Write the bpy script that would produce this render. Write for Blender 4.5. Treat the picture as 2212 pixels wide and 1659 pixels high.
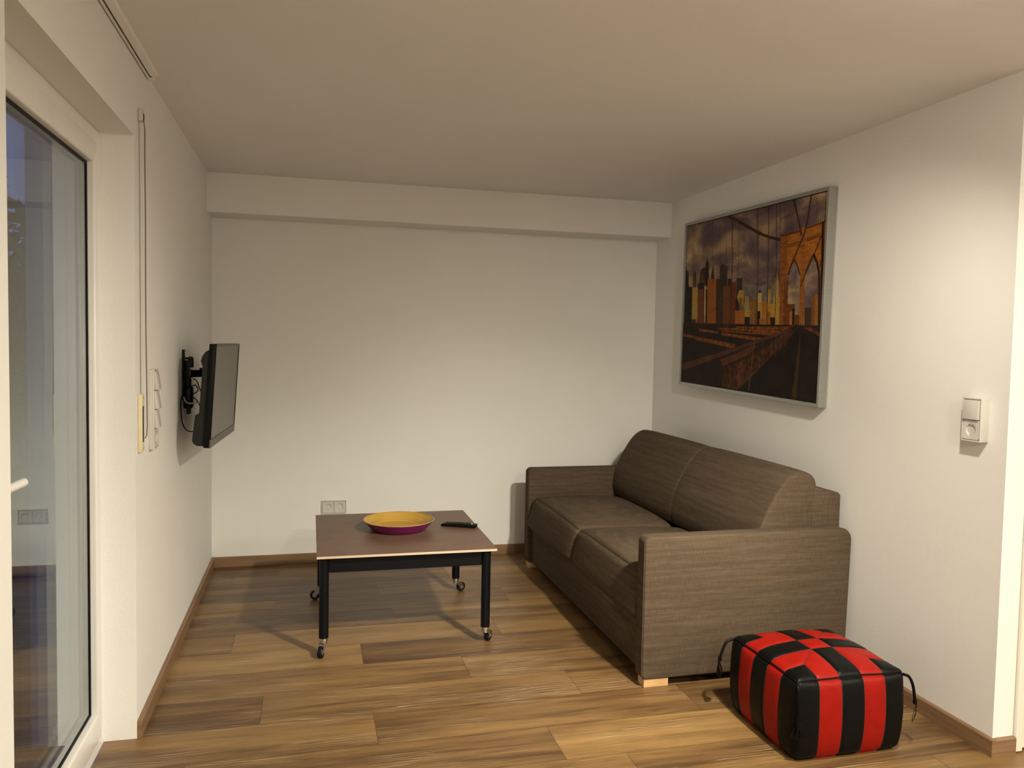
import bpy, bmesh, math, random
from mathutils import Vector, Matrix
random.seed(7)
PI = math.pi
C = bpy.context.scene.collection
for o in list(bpy.data.objects): bpy.data.objects.remove(o)

# ---------------------------------------------------------------- camera
cam = bpy.data.objects.new('camera', bpy.data.cameras.new('camera')); C.objects.link(cam)
YAW, PITCH, ROLL, FPX = 0.2495, -0.0502, 0.0189, 1710.93
f = Vector((math.sin(YAW)*math.cos(PITCH), math.cos(YAW)*math.cos(PITCH), math.sin(PITCH)))
r = Vector((math.cos(YAW), -math.sin(YAW), 0)); u = r.cross(f)
r2 = r*math.cos(ROLL)+u*math.sin(ROLL); u2 = -r*math.sin(ROLL)+u*math.cos(ROLL)
M = Matrix((r2, u2, -f)).transposed().to_4x4(); M.translation = (0.575, -5.0523, 1.388)
cam.matrix_world = M
cam.data.sensor_width = 36; cam.data.lens = FPX/2212*36; cam.data.clip_start = 0.02
bpy.context.scene.camera = cam

# ---------------------------------------------------------------- world (blue dusk), lights, exposure
w = bpy.data.worlds.new('dusk'); bpy.context.scene.world = w; w.use_nodes = True
nt = w.node_tree; bg = nt.nodes['Background']
tc = nt.nodes.new('ShaderNodeTexCoord'); sx = nt.nodes.new('ShaderNodeSeparateXYZ'); rp = nt.nodes.new('ShaderNodeValToRGB')
nt.links.new(tc.outputs['Generated'], sx.inputs[0]); nt.links.new(sx.outputs['Z'], rp.inputs[0]); nt.links.new(rp.outputs[0], bg.inputs[0])
rp.color_ramp.elements[0].position = 0.0; rp.color_ramp.elements[0].color = (.075, .095, .25, 1)
rp.color_ramp.elements[1].position = 0.6; rp.color_ramp.elements[1].color = (.045, .065, .22, 1)
bg.inputs[1].default_value = 2.4
vs = bpy.context.scene.view_settings
vs.view_transform = 'Standard'; vs.look = 'None'; vs.gamma = 1; vs.use_curve_mapping = False
vs.exposure = 0.09
H = 2.33; WX = 2.8666
LX, LY = 2.08, -3.57
def disc_light(name, x, y, z, power, size, col):
    l = bpy.data.lights.new(name, 'AREA'); l.shape = 'DISK'; l.size = size; l.energy = power; l.color = col
    o = bpy.data.objects.new(name, l); C.objects.link(o); o.location = (x, y, z); return o
WARM = (1.0, .915, .735)
disc_light('rear_fill_light', 1.6, -6.1, H-.083, 88, .24, WARM)  # unseen lamp added behind the camera as even fill
disc_light('hall_fill_light', 3.9, -5.2, H-.045, 72, .62, WARM)  # unseen lamp added to lift the left wall and reveal
def spot_light(name, loc, aim, power, rad, angle, blend, col):
    l = bpy.data.lights.new(name, 'SPOT'); l.energy = power; l.shadow_soft_size = rad; l.spot_size = math.radians(angle); l.spot_blend = blend; l.color = col
    o = bpy.data.objects.new(name, l); C.objects.link(o); o.location = loc; o.rotation_euler = Vector(aim).to_track_quat('-Z', 'Y').to_euler(); return o
# five spots added at the ceiling lamp to shape its light: (offset on the ring, aim, power, cone)
FILL_SPOTS = [((.045, .030), (.12, .9, -.80), 92, 95), ((.050, -.030), (.25, .9, -.50), 12, 66), ((0, -.055), (-.35, .8, -1.5), 180, 90),
         ((-.050, -.020), (-1, .6, -1.2), 128, 90), ((-.030, .040), (-.1, .9, -.8), 152, 65)]
for (hx_, hy_), aim, pw_, ang_ in FILL_SPOTS:
    ad = Vector(aim).normalized(); spot_light('fill_spot_light', Vector((LX+hx_, LY+hy_, H-.085))+ad*.030, aim, pw_, .026, ang_, 1.0, WARM)

# ---------------------------------------------------------------- materials
def nodes(name):
    m = bpy.data.materials.new(name); m.use_nodes = True
    t = m.node_tree; return m, t, t.nodes, t.links, t.nodes['Principled BSDF']
def mapping(N, L, scale=(1, 1, 1), src='Object'):
    tc = N.new('ShaderNodeTexCoord'); mp = N.new('ShaderNodeMapping'); mp.inputs['Scale'].default_value = scale
    L.new(tc.outputs[src], mp.inputs[0]); return mp
def noise(N, L, vec, scale, detail=4, rough=.55, dist=0):
    n = N.new('ShaderNodeTexNoise'); n.inputs['Scale'].default_value = scale; n.inputs['Detail'].default_value = detail
    n.inputs['Roughness'].default_value = rough; n.inputs['Distortion'].default_value = dist
    L.new(vec, n.inputs['Vector']); return n
def ramp(N, L, fac, stops):
    rr = N.new('ShaderNodeValToRGB'); e = rr.color_ramp.elements
    while len(e) < len(stops): e.new(.5)
    for q, (p, c) in zip(e, stops): q.position = p; q.color = (*c, 1)
    L.new(fac, rr.inputs[0]); return rr
def bump(N, L, h, bs, st, dist=.01):
    b = N.new('ShaderNodeBump'); b.inputs['Strength'].default_value = st; b.inputs['Distance'].default_value = dist
    L.new(h, b.inputs['Height']); L.new(b.outputs[0], bs.inputs['Normal'])
def mat(name, c1, c2=None, rough=.5, metal=0, scale=20, stretch=(1, 1, 1), bst=0, bsc=None, spec=.5, coat=0):
    m, t, N, L, b = nodes(name); b.inputs['Roughness'].default_value = rough; b.inputs['Metallic'].default_value = metal
    b.inputs['Specular IOR Level'].default_value = spec; b.inputs['Coat Weight'].default_value = coat
    mp = mapping(N, L, stretch); n = noise(N, L, mp.outputs[0], scale)
    c2 = c2 or tuple(x*.93 for x in c1)
    rr = ramp(N, L, n.outputs['Fac'], [(.3, c2), (.7, c1)]); L.new(rr.outputs[0], b.inputs['Base Color'])
    if bst:
        n2 = noise(N, L, mp.outputs[0], bsc or scale*4, 3); bump(N, L, n2.outputs['Fac'], b, bst, .002)
    return m
WALL = mat('wall_paint', (.82, .812, .79), (.80, .792, .77), .85, scale=3, bst=.35, bsc=130)
CEIL = mat('ceiling_paint', (.80, .785, .77), (.78, .765, .75), .9, scale=2, bst=.3, bsc=150)
PVC = mat('white_plastic', (.86, .85, .82), None, .28, scale=4)
DOORW = mat('door_lacquer', (.82, .79, .70), None, .35, scale=4)
PLASTIC = mat('socket_plastic', (.63, .61, .57), None, .3, scale=9)
CREAM = mat('yellowed_plastic', (.78, .70, .46), (.72, .63, .40), .4, scale=30)
DARKSLOT = mat('dark_slot', (.05, .04, .035), None, .6)
RUBBER = mat('black_rubber', (.005, .005, .007), None, .5, spec=.2)
BLACKM = mat('black_painted_steel', (.0035, .004, .0055), (.0025, .003, .004), .38, scale=40, spec=.16)
TVBLK = mat('black_plastic', (.004, .004, .0038), (.003, .003, .003), .4, scale=40, spec=.15)
TVGREY = mat('dark_grey_plastic', (.018, .019, .018), (.014, .015, .014), .55, scale=60, bst=.2, bsc=300, spec=.25)
TVSIL = mat('grey_bezel_plastic', (.11, .10, .085), (.09, .085, .07), .42, scale=60)
CHROME = mat('chrome', (.75, .74, .72), (.7, .69, .67), .18, 1)
ALU = mat('brushed_aluminium', (.42, .42, .40), (.38, .38, .36), .38, .85, scale=8, stretch=(1, 1, 40))
GREYR = mat('grey_rubber', (.12, .12, .12), None, .6)
STRAP = mat('grey_webbing', (.24, .19, .17), (.18, .14, .12), .9, scale=300)
CABG = mat('grey_cable', (.35, .33, .29), None, .5)
LAM = mat('brown_laminate', (0.147, 0.084, 0.055), (0.113, 0.065, 0.043), .42, scale=7, stretch=(1, 1.6, 1), bst=.08, bsc=60)
EDGE = mat('pale_edge_band', (.62, .50, .37), (.5, .39, .28), .6, scale=10, stretch=(1, 1, 90))
FOOTW = mat('light_wood', (.62, .40, .19), (.50, .30, .13), .5, scale=12, stretch=(1.5, 6, 14))
PURPLE = mat('magenta_lacquer', (.17, .006, .095), (.15, .005, .085), .28, scale=5)
BLKL = mat('black_leather', (.003, .003, .003), (.002, .002, .002), .40, scale=30, bst=.3, bsc=260, spec=.13)
REDL = mat('red_leather', (.27, .008, .004), (.23, .006, .003), .42, scale=22, bst=.25, bsc=240, spec=.12)
THREAD = mat('seam_thread', (.02, .015, .015), None, .6)
EXTW = mat('exterior_render', (.30, .29, .26), (.22, .21, .19), .9, scale=6, bst=.4, bsc=90)
EXTG = mat('terrace_paving', (.12, .11, .10), (.08, .075, .07), .85, scale=8)
BARK = mat('bark', (.05, .035, .022), None, .9, scale=20)
LEAF = mat('dark_leaves', (.035, .045, .018), (.02, .028, .010), .7, scale=8)

def emis(name, col, st):
    m, t, N, L, b = nodes(name); b.inputs['Base Color'].default_value = (.9, .9, .88, 1)
    b.inputs['Emission Color'].default_value = (*col, 1); b.inputs['Emission Strength'].default_value = st
    mp = mapping(N, L); n = noise(N, L, mp.outputs[0], 3); rr = ramp(N, L, n.outputs['Fac'], [(0, (.88, .88, .86)), (1, (.92, .92, .9))])
    L.new(rr.outputs[0], b.inputs['Base Color']); return m
OPAL = emis('opal_diffuser', WARM, 36)
OPAL_FILL = emis('fill_lamp_diffuser', WARM, 3)  # glow of the two added fill lamps

def wood(name, stops, sx_=1.0, rough=.42):
    """per-piece grain running along the attribute-shifted X axis (planks) """
    m, t, N, L, b = nodes(name); b.inputs['Roughness'].default_value = rough
    tc = N.new('ShaderNodeTexCoord'); at = N.new('ShaderNodeAttribute'); at.attribute_name = 'plank'
    sp = N.new('ShaderNodeSeparateColor'); L.new(at.outputs['Color'], sp.inputs[0])
    off = N.new('ShaderNodeVectorMath'); off.operation = 'MULTIPLY_ADD'; L.new(at.outputs['Vector'], off.inputs[0])
    off.inputs[1].default_value = (0, 37, 0); L.new(tc.outputs['Object'], off.inputs[2])
    comb = N.new('ShaderNodeCombineXYZ'); mul = N.new('ShaderNodeMath'); mul.operation = 'MULTIPLY'; mul.inputs[1].default_value = 53
    L.new(sp.outputs[1], mul.inputs[0]); L.new(mul.outputs[0], comb.inputs[2])
    add = N.new('ShaderNodeVectorMath'); add.operation = 'ADD'; L.new(tc.outputs['Object'], add.inputs[0]); L.new(comb.outputs[0], add.inputs[1])
    def mp(s):
        q = N.new('ShaderNodeMapping'); q.inputs['Scale'].default_value = s; L.new(add.outputs[0], q.inputs[0]); return q.outputs[0]
    big = noise(N, L, mp((.75*sx_, 7.5, 1)), 1.0, 3, .5, .6)
    mid = noise(N, L, mp((2.2*sx_, 30, 1)), 1.0, 5, .6, 1.2)
    fine = noise(N, L, mp((9*sx_, 210, 1)), 1.0, 4, .7, .4)
    def m2(op, a, b_, cl=False):
        q = N.new('ShaderNodeMath'); q.operation = op; q.use_clamp = cl
        for i, v in enumerate((a, b_)):
            if isinstance(v, (int, float)): q.inputs[i].default_value = v
            else: L.new(v, q.inputs[i])
        return q.outputs[0]
    v = m2('MULTIPLY', big.outputs['Fac'], 1.15)
    v = m2('ADD', v, m2('MULTIPLY', mid.outputs['Fac'], .75)); v = m2('ADD', v, m2('MULTIPLY', fine.outputs['Fac'], .42))
    v = m2('ADD', v, m2('SUBTRACT', sp.outputs[0], 1.215)); v = m2('ADD', m2('MULTIPLY', m2('SUBTRACT', v, .47), 1.25), .5, True)
    rr = ramp(N, L, v, stops)
    # pale wiry cathedral lines where the figure is dark
    wv = N.new('ShaderNodeTexWave'); wv.bands_direction = 'Y'; wv.inputs['Scale'].default_value = 1.0
    wv.inputs['Distortion'].default_value = 9; wv.inputs['Detail'].default_value = 3; wv.inputs['Detail Scale'].default_value = 1.3
    L.new(mp((2.4*sx_, 22, 1)), wv.inputs['Vector'])
    patch = noise(N, L, mp((1.6*sx_, 6, 1.3)), 1.0, 2); pm = ramp(N, L, patch.outputs['Fac'], [(.52, (0, 0, 0)), (.64, (1, 1, 1))])
    wl = ramp(N, L, wv.outputs['Fac'], [(.80, (0, 0, 0)), (.97, (1, 1, 1))])
    lines = m2('MULTIPLY', m2('MULTIPLY', pm.outputs[0], wl.outputs[0]), .55)
    mix = N.new('ShaderNodeMix'); mix.data_type = 'RGBA'; L.new(lines, mix.inputs['Factor']); L.new(rr.outputs[0], mix.inputs['A']); mix.inputs['B'].default_value = (.44, .33, .21, 1)
    L.new(mix.outputs['Result'], b.inputs['Base Color'])
    bump(N, L, fine.outputs['Fac'], b, .12, .002)
    return m
FLOORM = wood('oak_vinyl_planks', [(0.0, (0.052, 0.026, 0.010)), (.28, (0.101, 0.053, 0.021)), (.52, (0.163, 0.092, 0.035)), (.75, (0.222, 0.130, 0.048)), (1.0, (0.290, 0.177, 0.064))])
BASEM = mat('oak_baseboard', (0.259, 0.155, 0.080), (0.173, 0.099, 0.051), .5, scale=3, stretch=(1, 1, 28), bst=.1)

def fabric():
    m, t, N, L, b = nodes('taupe_woven_fabric'); b.inputs['Roughness'].default_value = .95; b.inputs['Specular IOR Level'].default_value = .15
    b.inputs['Sheen Weight'].default_value = 0.0
    mh = mapping(N, L, (14, 14, 420)); n1 = noise(N, L, mh.outputs[0], 1, 3, .6)
    mv = mapping(N, L, (520, 520, 30)); n2 = noise(N, L, mv.outputs[0], 1, 3, .6)
    mb = mapping(N, L, (2.4, 2.4, 60)); n3 = noise(N, L, mb.outputs[0], 1, 3, .6)
    a = N.new('ShaderNodeMath'); a.operation = 'ADD'; L.new(n1.outputs['Fac'], a.inputs[0]); L.new(n2.outputs['Fac'], a.inputs[1])
    a2 = N.new('ShaderNodeMath'); a2.operation = 'ADD'; L.new(a.outputs[0], a2.inputs[0]); L.new(n3.outputs['Fac'], a2.inputs[1])
    d = N.new('ShaderNodeMath'); d.operation = 'MULTIPLY'; d.inputs[1].default_value = .3333; L.new(a2.outputs[0], d.inputs[0])
    rr = ramp(N, L, d.outputs[0], [(.36, (0.054, 0.038, 0.023)), (.5, (0.081, 0.058, 0.038)), (.64, (0.116, 0.085, 0.056))])
    L.new(rr.outputs[0], b.inputs['Base Color']); bump(N, L, d.outputs[0], b, .5, .0015); return m
FABRIC = fabric()
PIPEF = mat('dark_piping_fabric', (.075, .055, .038), None, .95)

def bamboo():
    m, t, N, L, b = nodes('yellow_spun_bamboo'); b.inputs['Roughness'].default_value = .42
    tc = N.new('ShaderNodeTexCoord'); sp = N.new('ShaderNodeSeparateXYZ'); L.new(tc.outputs['Object'], sp.inputs[0])
    cb = N.new('ShaderNodeCombineXYZ'); L.new(sp.outputs[0], cb.inputs[0]); L.new(sp.outputs[1], cb.inputs[1])
    ln = N.new('ShaderNodeVectorMath'); ln.operation = 'LENGTH'; L.new(cb.outputs[0], ln.inputs[0])
    c2 = N.new('ShaderNodeCombineXYZ'); mm = N.new('ShaderNodeMath'); mm.operation = 'MULTIPLY'; mm.inputs[1].default_value = 110
    L.new(ln.outputs['Value'], mm.inputs[0]); L.new(mm.outputs[0], c2.inputs[0])
    sc = N.new('ShaderNodeVectorMath'); sc.operation = 'SCALE'; sc.inputs['Scale'].default_value = 5; L.new(cb.outputs[0], sc.inputs[0])
    ad = N.new('ShaderNodeVectorMath'); ad.operation = 'ADD'; L.new(c2.outputs[0], ad.inputs[0]); L.new(sc.outputs[0], ad.inputs[1])
    n = noise(N, L, ad.outputs[0], 1.0, 4, .6)
    rr = ramp(N, L, n.outputs['Fac'], [(.3, (.22, .125, .02)), (.46, (.40, .24, .04)), (.7, (.52, .33, .065))])
    L.new(rr.outputs[0], b.inputs['Base Color']); bump(N, L, n.outputs['Fac'], b, .25, .002); return m
BAMBOO = bamboo()

def glassm():
    m, t, N, L, b = nodes('window_glass'); N.remove(b)
    out = N['Material Output']; g = N.new('ShaderNodeBsdfGlass'); g.inputs['IOR'].default_value = 1.52; g.inputs['Roughness'].default_value = 0
    mp = mapping(N, L); n = noise(N, L, mp.outputs[0], .5); rr = ramp(N, L, n.outputs['Fac'], [(0, (.93, .96, .95)), (1, (.95, .97, .96))])
    L.new(rr.outputs[0], g.inputs['Color']); L.new(g.outputs[0], out.inputs['Surface']); return m
GLASS = glassm()
def screenm():
    m, t, N, L, b = nodes('matte_screen'); b.inputs['Roughness'].default_value = .34; b.inputs['IOR'].default_value = 1.6
    mp = mapping(N, L); n = noise(N, L, mp.outputs[0], 500); rr = ramp(N, L, n.outputs['Fac'], [(0, (.115, .106, .083)), (1, (.135, .124, .098))])
    L.new(rr.outputs[0], b.inputs['Base Color']); return m
SCREEN = screenm()

# ---------------------------------------------------------------- mesh helpers
class MB:
    def __init__(s): s.b = bmesh.new(); s.mi = 0
    def _tag(s, n0):
        s.b.faces.ensure_lookup_table()
        for q in s.b.faces[n0:]: q.material_index = s.mi
    def box(s, lo, hi, bev=0, seg=2, m=None):
        n0 = len(s.b.faces); t = bmesh.new(); bmesh.ops.create_cube(t, size=1)
        for v in t.verts: v.co = Vector([(lo[i]+hi[i])/2+v.co[i]*(hi[i]-lo[i]) for i in range(3)])
        if bev: bmesh.ops.bevel(t, geom=t.edges[:], offset=bev, segments=seg, affect='EDGES', profile=.5)
        if m is not None: bmesh.ops.transform(t, matrix=m, verts=t.verts)
        s._merge(t); s._tag(n0); return s
    def _merge(s, t):
        mp = {v: s.b.verts.new(v.co) for v in t.verts}
        for q in t.faces:
            try: g = s.b.faces.new([mp[v] for v in q.verts]); g.material_index = q.material_index; g.smooth = q.smooth
            except ValueError: pass
        t.free()
    def grid(s, P, closeu=False, closev=False, flip=False):
        n0 = len(s.b.faces); R = [[s.b.verts.new(p) for p in row] for row in P]; nu, nv = len(R), len(R[0])
        for i in range(nu if closeu else nu-1):
            for j in range(nv if closev else nv-1):
                q = [R[i][j], R[(i+1) % nu][j], R[(i+1) % nu][(j+1) % nv], R[i][(j+1) % nv]]
                if flip: q.reverse()
                try: s.b.faces.new(q)
                except ValueError: pass
        s._tag(n0); return R
    def poly(s, pts):
        n0 = len(s.b.faces); q = s.b.faces.new([s.b.verts.new(p) for p in pts]); s._tag(n0); return q
    def prism(s, pts, d, bev=0, seg=3):
        """closed polygon pts swept by vector d"""
        n0 = len(s.b.faces); t = bmesh.new(); d = Vector(d)
        a = [t.verts.new(p) for p in pts]; b = [t.verts.new(Vector(p)+d) for p in pts]
        fa = t.faces.new(a); fb = t.faces.new(b[::-1])
        for i in range(len(a)): t.faces.new([a[i-1], b[i-1], b[i], a[i]])
        bmesh.ops.recalc_face_normals(t, faces=t.faces[:])
        if bev: bmesh.ops.bevel(t, geom=[e for e in t.edges if e.calc_face_angle(0) > .6], offset=bev, segments=seg, affect='EDGES', profile=.5)
        s._merge(t); s._tag(n0); return s
    def tube(s, pts, rad, seg=10, caps=True):
        pts = [Vector(p) for p in pts]; rr = rad if isinstance(rad, (list, tuple)) else [rad]*len(pts)
        up = None; rows = []
        for i, p in enumerate(pts):
            d = (pts[min(i+1, len(pts)-1)]-pts[max(i-1, 0)]).normalized()
            if up is None: up = d.orthogonal().normalized()
            up = (up-d*up.dot(d)).normalized(); sd = d.cross(up)
            rows.append([p+(up*math.cos(a)+sd*math.sin(a))*rr[i] for a in [2*PI*k/seg for k in range(seg)]])
        R = s.grid(rows, closev=True, flip=True)
        if caps:
            n0 = len(s.b.faces); s.b.faces.new(R[0]); s.b.faces.new(R[-1][::-1]); s._tag(n0)
        return s
    def cyl(s, p0, p1, r0, r1=None, seg=24): return s.tube([p0, p1], [r0, r0 if r1 is None else r1], seg)
    def lathe(s, prof, c, seg=48, axis=2):
        rows = []
        for k in range(seg):
            a = 2*PI*k/seg; row = []
            for q, z in prof:
                v = [math.cos(a)*q, math.sin(a)*q, z]
                if axis == 0: v = [z, math.cos(a)*q, math.sin(a)*q]
                if axis == 1: v = [math.cos(a)*q, z, math.sin(a)*q]
                row.append(Vector(c)+Vector(v))
            rows.append(row)
        s.grid(rows, closeu=True); return s
def build(name, mb, mats, parent=None, smooth=None, origin=None):
    me = bpy.data.meshes.new(name); b = mb.b
    bmesh.ops.remove_doubles(b, verts=b.verts[:], dist=1e-6)
    bmesh.ops.recalc_face_normals(b, faces=b.faces[:])
    org = Vector((0, 0, 0))
    if origin is not None: org = Vector(origin)
    elif parent is not None: org = wloc(parent)
    for v in b.verts: v.co -= org
    b.to_mesh(me); b.free()
    for m in (mats if isinstance(mats, (list, tuple)) else [mats]): me.materials.append(m)
    if smooth is not None:
        me.shade_smooth() if smooth >= 180 else me.shade_smooth()
        if smooth < 180: me.set_sharp_from_angle(angle=math.radians(smooth))
    o = bpy.data.objects.new(name, me); C.objects.link(o)
    if parent is not None: o.parent = parent; o.location = org-wloc(parent)
    else: o.location = org
    return o
def wloc(o):
    v = Vector(o.location)
    while o.parent: o = o.parent; v += Vector(o.location)
    return v
def struct(name, mb, m, smooth=None, parent=None, label=None):
    o = build(name, mb, m, parent, smooth)
    if parent is None: o['kind'] = 'structure'
    if label: o['label'] = label
    return o
def thing(name, label, cat, loc, group=None):
    o = bpy.data.objects.new(name, None); o.empty_display_size = .05; C.objects.link(o); o.location = loc
    return tag(o, label, cat, group)
def tag(o, label, cat, group=None):
    o['label'] = label; o['category'] = cat
    if group: o['group'] = group
    return o
def spline(P, n=12):
    P = [Vector(p) for p in P]; P = [P[0]*2-P[1]]+P+[P[-1]*2-P[-2]]; out = []
    for i in range(1, len(P)-2):
        a, b, c, d = P[i-1:i+3]
        for k in range(n):
            t = k/n; out.append(.5*((2*b)+(c-a)*t+(2*a-5*b+4*c-d)*t*t+(3*b-a-3*c+d)*t**3))
    out.append(P[-2]); return out
def rbox(mb, c, h, r, n=14, puff=(0, 0, 0), fn=None, mfn=None):
    """rounded box with bulging faces; fn maps (local point, unit coords) to a new local point"""
    c = Vector(c); h = Vector(h)
    def ts(k):
        e = min(r/h[k], .9); a = [-1+e*(1-math.cos(PI/2*i/5)) if False else -1+e*i/5 for i in range(5)]
        m_ = [-1+e+(2-2*e)*i/n for i in range(n+1)]; return a+m_+[-q for q in a[::-1]]
    T = [ts(k) for k in range(3)]
    def P(uvw):
        p = Vector([uvw[i]*h[i] for i in range(3)])
        q = Vector([max(-(h[i]-r), min(h[i]-r, p[i])) for i in range(3)]); d = p-q
        if d.length > 1e-9: p = q+d.normalized()*r
        for i in range(3):
            o_ = [j for j in range(3) if j != i]
            if abs(uvw[i]) > .999: p[i] += (1 if uvw[i] > 0 else -1)*puff[i]*(1-uvw[o_[0]]**2)**.6*(1-uvw[o_[1]]**2)**.6
        if fn: p = fn(p, uvw)
        return c+p
    for k in range(3):
        a, b_ = [j for j in range(3) if j != k]
        for sgn in (-1, 1):
            n0 = len(mb.b.faces); rows = []
            for s_ in T[a]:
                row = []
                for t_ in T[b_]:
                    q = [0, 0, 0]; q[k] = sgn; q[a] = s_; q[b_] = t_; row.append(P(q))
                rows.append(row)
            R = [[mb.b.verts.new(p) for p in row] for row in rows]
            for i in range(len(R)-1):
                for j in range(len(R[0])-1):
                    fc = mb.b.faces.new([R[i][j], R[i+1][j], R[i+1][j+1], R[i][j+1]]); fc.material_index = mb.mi
                    if mfn: fc.material_index = mfn(k, sgn, (T[a][i]+T[a][i+1])/2, (T[b_][j]+T[b_][j+1])/2)
    return P

# ================================================================ ROOM
YL, YR, YN, ZL = -2.144, -2.876, -3.298, 2.06     # reveal far / right wall corner / reveal near / lintel
XO, XH, YB = -.335, 4.8, -7.6
HB, BT = .06, .016
# floor: every plank a face with its own tone and grain seed
fm = bmesh.new(); cl = fm.loops.layers.float_color.new('plank')
tones = {(0, 0): .50, (0, 1): .66, (1, 0): .60, (1, 1): .54, (2, 0): .40, (2, 1): .58, (3, 0): .58, (3, 1): .44, (4, 0): .66, (4, 1): .40, (5, 0): .50, (5, 1): .60,
         (6, 0): .40, (6, 1): .55, (7, 0): .62, (7, 1): .46, (-1, 0): .58, (-1, 1): .52}
joints = {-1: 1.628, 0: 1.416, 1: .81, 2: .404, 3: 1.23, 4: .804, 5: .24, 6: .994, 7: .40, 8: .95, 9: .15, 10: .40}
for j in range(-22, 11):
    y0 = -2.595+.2345*j; y1 = min(y0+.2345, 0)
    jx = joints.get(j, (j*.517) % 1.23)
    k0 = int(math.floor((-.3-jx)/1.23))
    for k in range(k0, 6):
        x0, x1 = jx+1.23*k, jx+1.23*(k+1); x0 = max(x0, -.104 if (YN < (y0+y1)/2 < YL) else 0.0); x1 = min(x1, XH)
        if x1 <= x0+1e-4: continue
        tn = tones.get((j, k+1), random.uniform(.42, .6)); sd = random.random()
        g = .0007
        q = fm.faces.new([fm.verts.new(p) for p in ((x0+g, y0+g, 0), (x1-g, y0+g, 0), (x1-g, y1-g, 0), (x0+g, y1-g, 0))])
        for lp in q.loops: lp[cl] = (tn, sd, 0, 1)
n0 = len(fm.faces)
s_ = MB(); s_.box((-.104, YB, -.08), (XH, 0, -.0012))
vm = {v: fm.verts.new(v.co) for v in s_.b.verts}
for q in s_.b.faces:
    g_ = fm.faces.new([vm[v] for v in q.verts])
    for lp in g_.loops: lp[cl] = (.1, .5, 0, 1)
me = bpy.data.meshes.new('floor'); fm.to_mesh(me); me.materials.append(FLOORM)
fo = bpy.data.objects.new('floor', me); C.objects.link(fo); fo['kind'] = 'structure'

m = MB(); m.box((XO, YB-.2, -.08), (XH+.2, .2, -.0001)) if False else None
struct('ceiling', MB().box((XO, YB-.2, H), (XH+.2, .2, H+.15)), CEIL)
m = MB(); m.box((XO, YL, 0), (0, .2, H)); m.box((XO, YB, 0), (0, YN, H)); m.box((XO, YN, ZL), (0, YL, H)); struct('wall_left', m, WALL)
struct('wall_back', MB().box((0, 0, 0), (XH, .2, H)), WALL)
m = MB(); m.box((WX, YR, 0), (2.953, 0, H)); struct('wall_right', m, WALL)
m = MB(); m.box((2.953, YR, 2.04), (3.86, YR+.1, H)); m.box((3.86, YR, 0), (XH, YR+.1, H)); struct('wall_hall', m, WALL)
struct('wall_far_right', MB().box((XH, YB, 0), (XH+.2, YR+.1, H)), WALL)
struct('wall_front', MB().box((XO, YB-.2, 0), (XH+.2, YB, H)), WALL)
struct('trim_1', MB().box((0, -.228, H-.2231), (WX, 0, H)), WALL, label='white boxed beam along the top of the back wall')
# baseboards
m = MB(); pr = [(0, YL+.002, 0), (BT, YL+.002, 0), (BT, YL+.002, HB-.004), (BT-.004, YL+.002, HB), (0, YL+.002, HB)]
m.prism(pr, (0, -YL-.002, 0)); struct('baseboard_left', m, BASEM)
m = MB(); m.prism([(0, 0, 0), (0, -BT, 0), (0, -BT, HB-.004), (0, -BT+.004, HB), (0, 0, HB)], (WX, 0, 0)); struct('baseboard_back', m, BASEM)
m = MB(); m.prism([(WX, YR-BT, 0), (WX-BT, YR-BT, 0), (WX-BT, YR-BT, HB-.004), (WX-BT+.004, YR-BT, HB), (WX, YR-BT, HB)], (0, -YR+BT, 0)); struct('baseboard_right', m, BASEM)
m = MB(); m.prism([(WX, YR, 0), (WX, YR-BT, 0), (WX, YR-BT, HB-.004), (WX, YR-BT+.004, HB), (WX, YR, HB)], (2.953-WX, 0, 0)); struct('baseboard_corner', m, BASEM)

def ring(m, y0, y1, z0, z1, wl, wr, wb, wt, x0, x1, bev=.003):
    """mitred frame in the YZ plane: side widths near/far, bottom, top"""
    O = [(y0, z0), (y1, z0), (y1, z1), (y0, z1)]; I = [(y0+wl, z0+wb), (y1-wr, z0+wb), (y1-wr, z1-wt), (y0+wl, z1-wt)]
    for i in range(4):
        j = (i+1) % 4
        m.prism([(x0, *O[i]), (x0, *O[j]), (x0, *I[j]), (x0, *I[i])], (x1-x0, 0, 0), bev)
# balcony door in the left wall
d = thing('door_1', '', '', (-.14, (YL+YN)/2, 0)); del d['label']; del d['category']; d['kind'] = 'structure'
m = MB(); ring(m, YN, YL, 0, ZL, .046, .046, .05, .05, -.19, -.104, .002); build('door_frame', m, PVC, d)
m = MB(); ring(m, YN+.040, YL-.046, .044, ZL-.044, .052, .045, .092, .070, -.18, -.098, .007)
sash = build('door_sash', m, PVC, d, 40)
y0, y1, z0, z1 = YN+.091, YL-.091, .135, ZL-.114
m = MB(); ring(m, y0-.002, y1+.004, z0-.004, z1+.004, .012, .013, .013, .013, -.1285, -.1200, .001); build('gasket', m, RUBBER, sash)
for xg in (-.123, -.1405, -.158):
    m = MB(); m.box((xg-.004, y0-.004, z0-.004), (xg, y1+.004, z1+.004)); g_ = build('glass_pane', m, GLASS, sash)
m = MB(); m.box((-.098, -3.243, .98), (-.088, -3.213, 1.13), .004); hb_ = build('handle_plate', m, PVC, sash, 40)
m = MB(); m.tube(spline([(-.088, -3.228, 1.06), (-.060, -3.228, 1.06), (-.050, -3.215, 1.06), (-.050, -3.15, 1.058), (-.051, -3.066, 1.056)], 8), [.010]*33, 14)
m.lathe([(0, .009), (.005, .0075), (.0085, .004), (.010, 0), (.010, -.002)], (-.051, -3.064, 1.056), 14, 1); build('handle', m, PVC, sash, 60)
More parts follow.
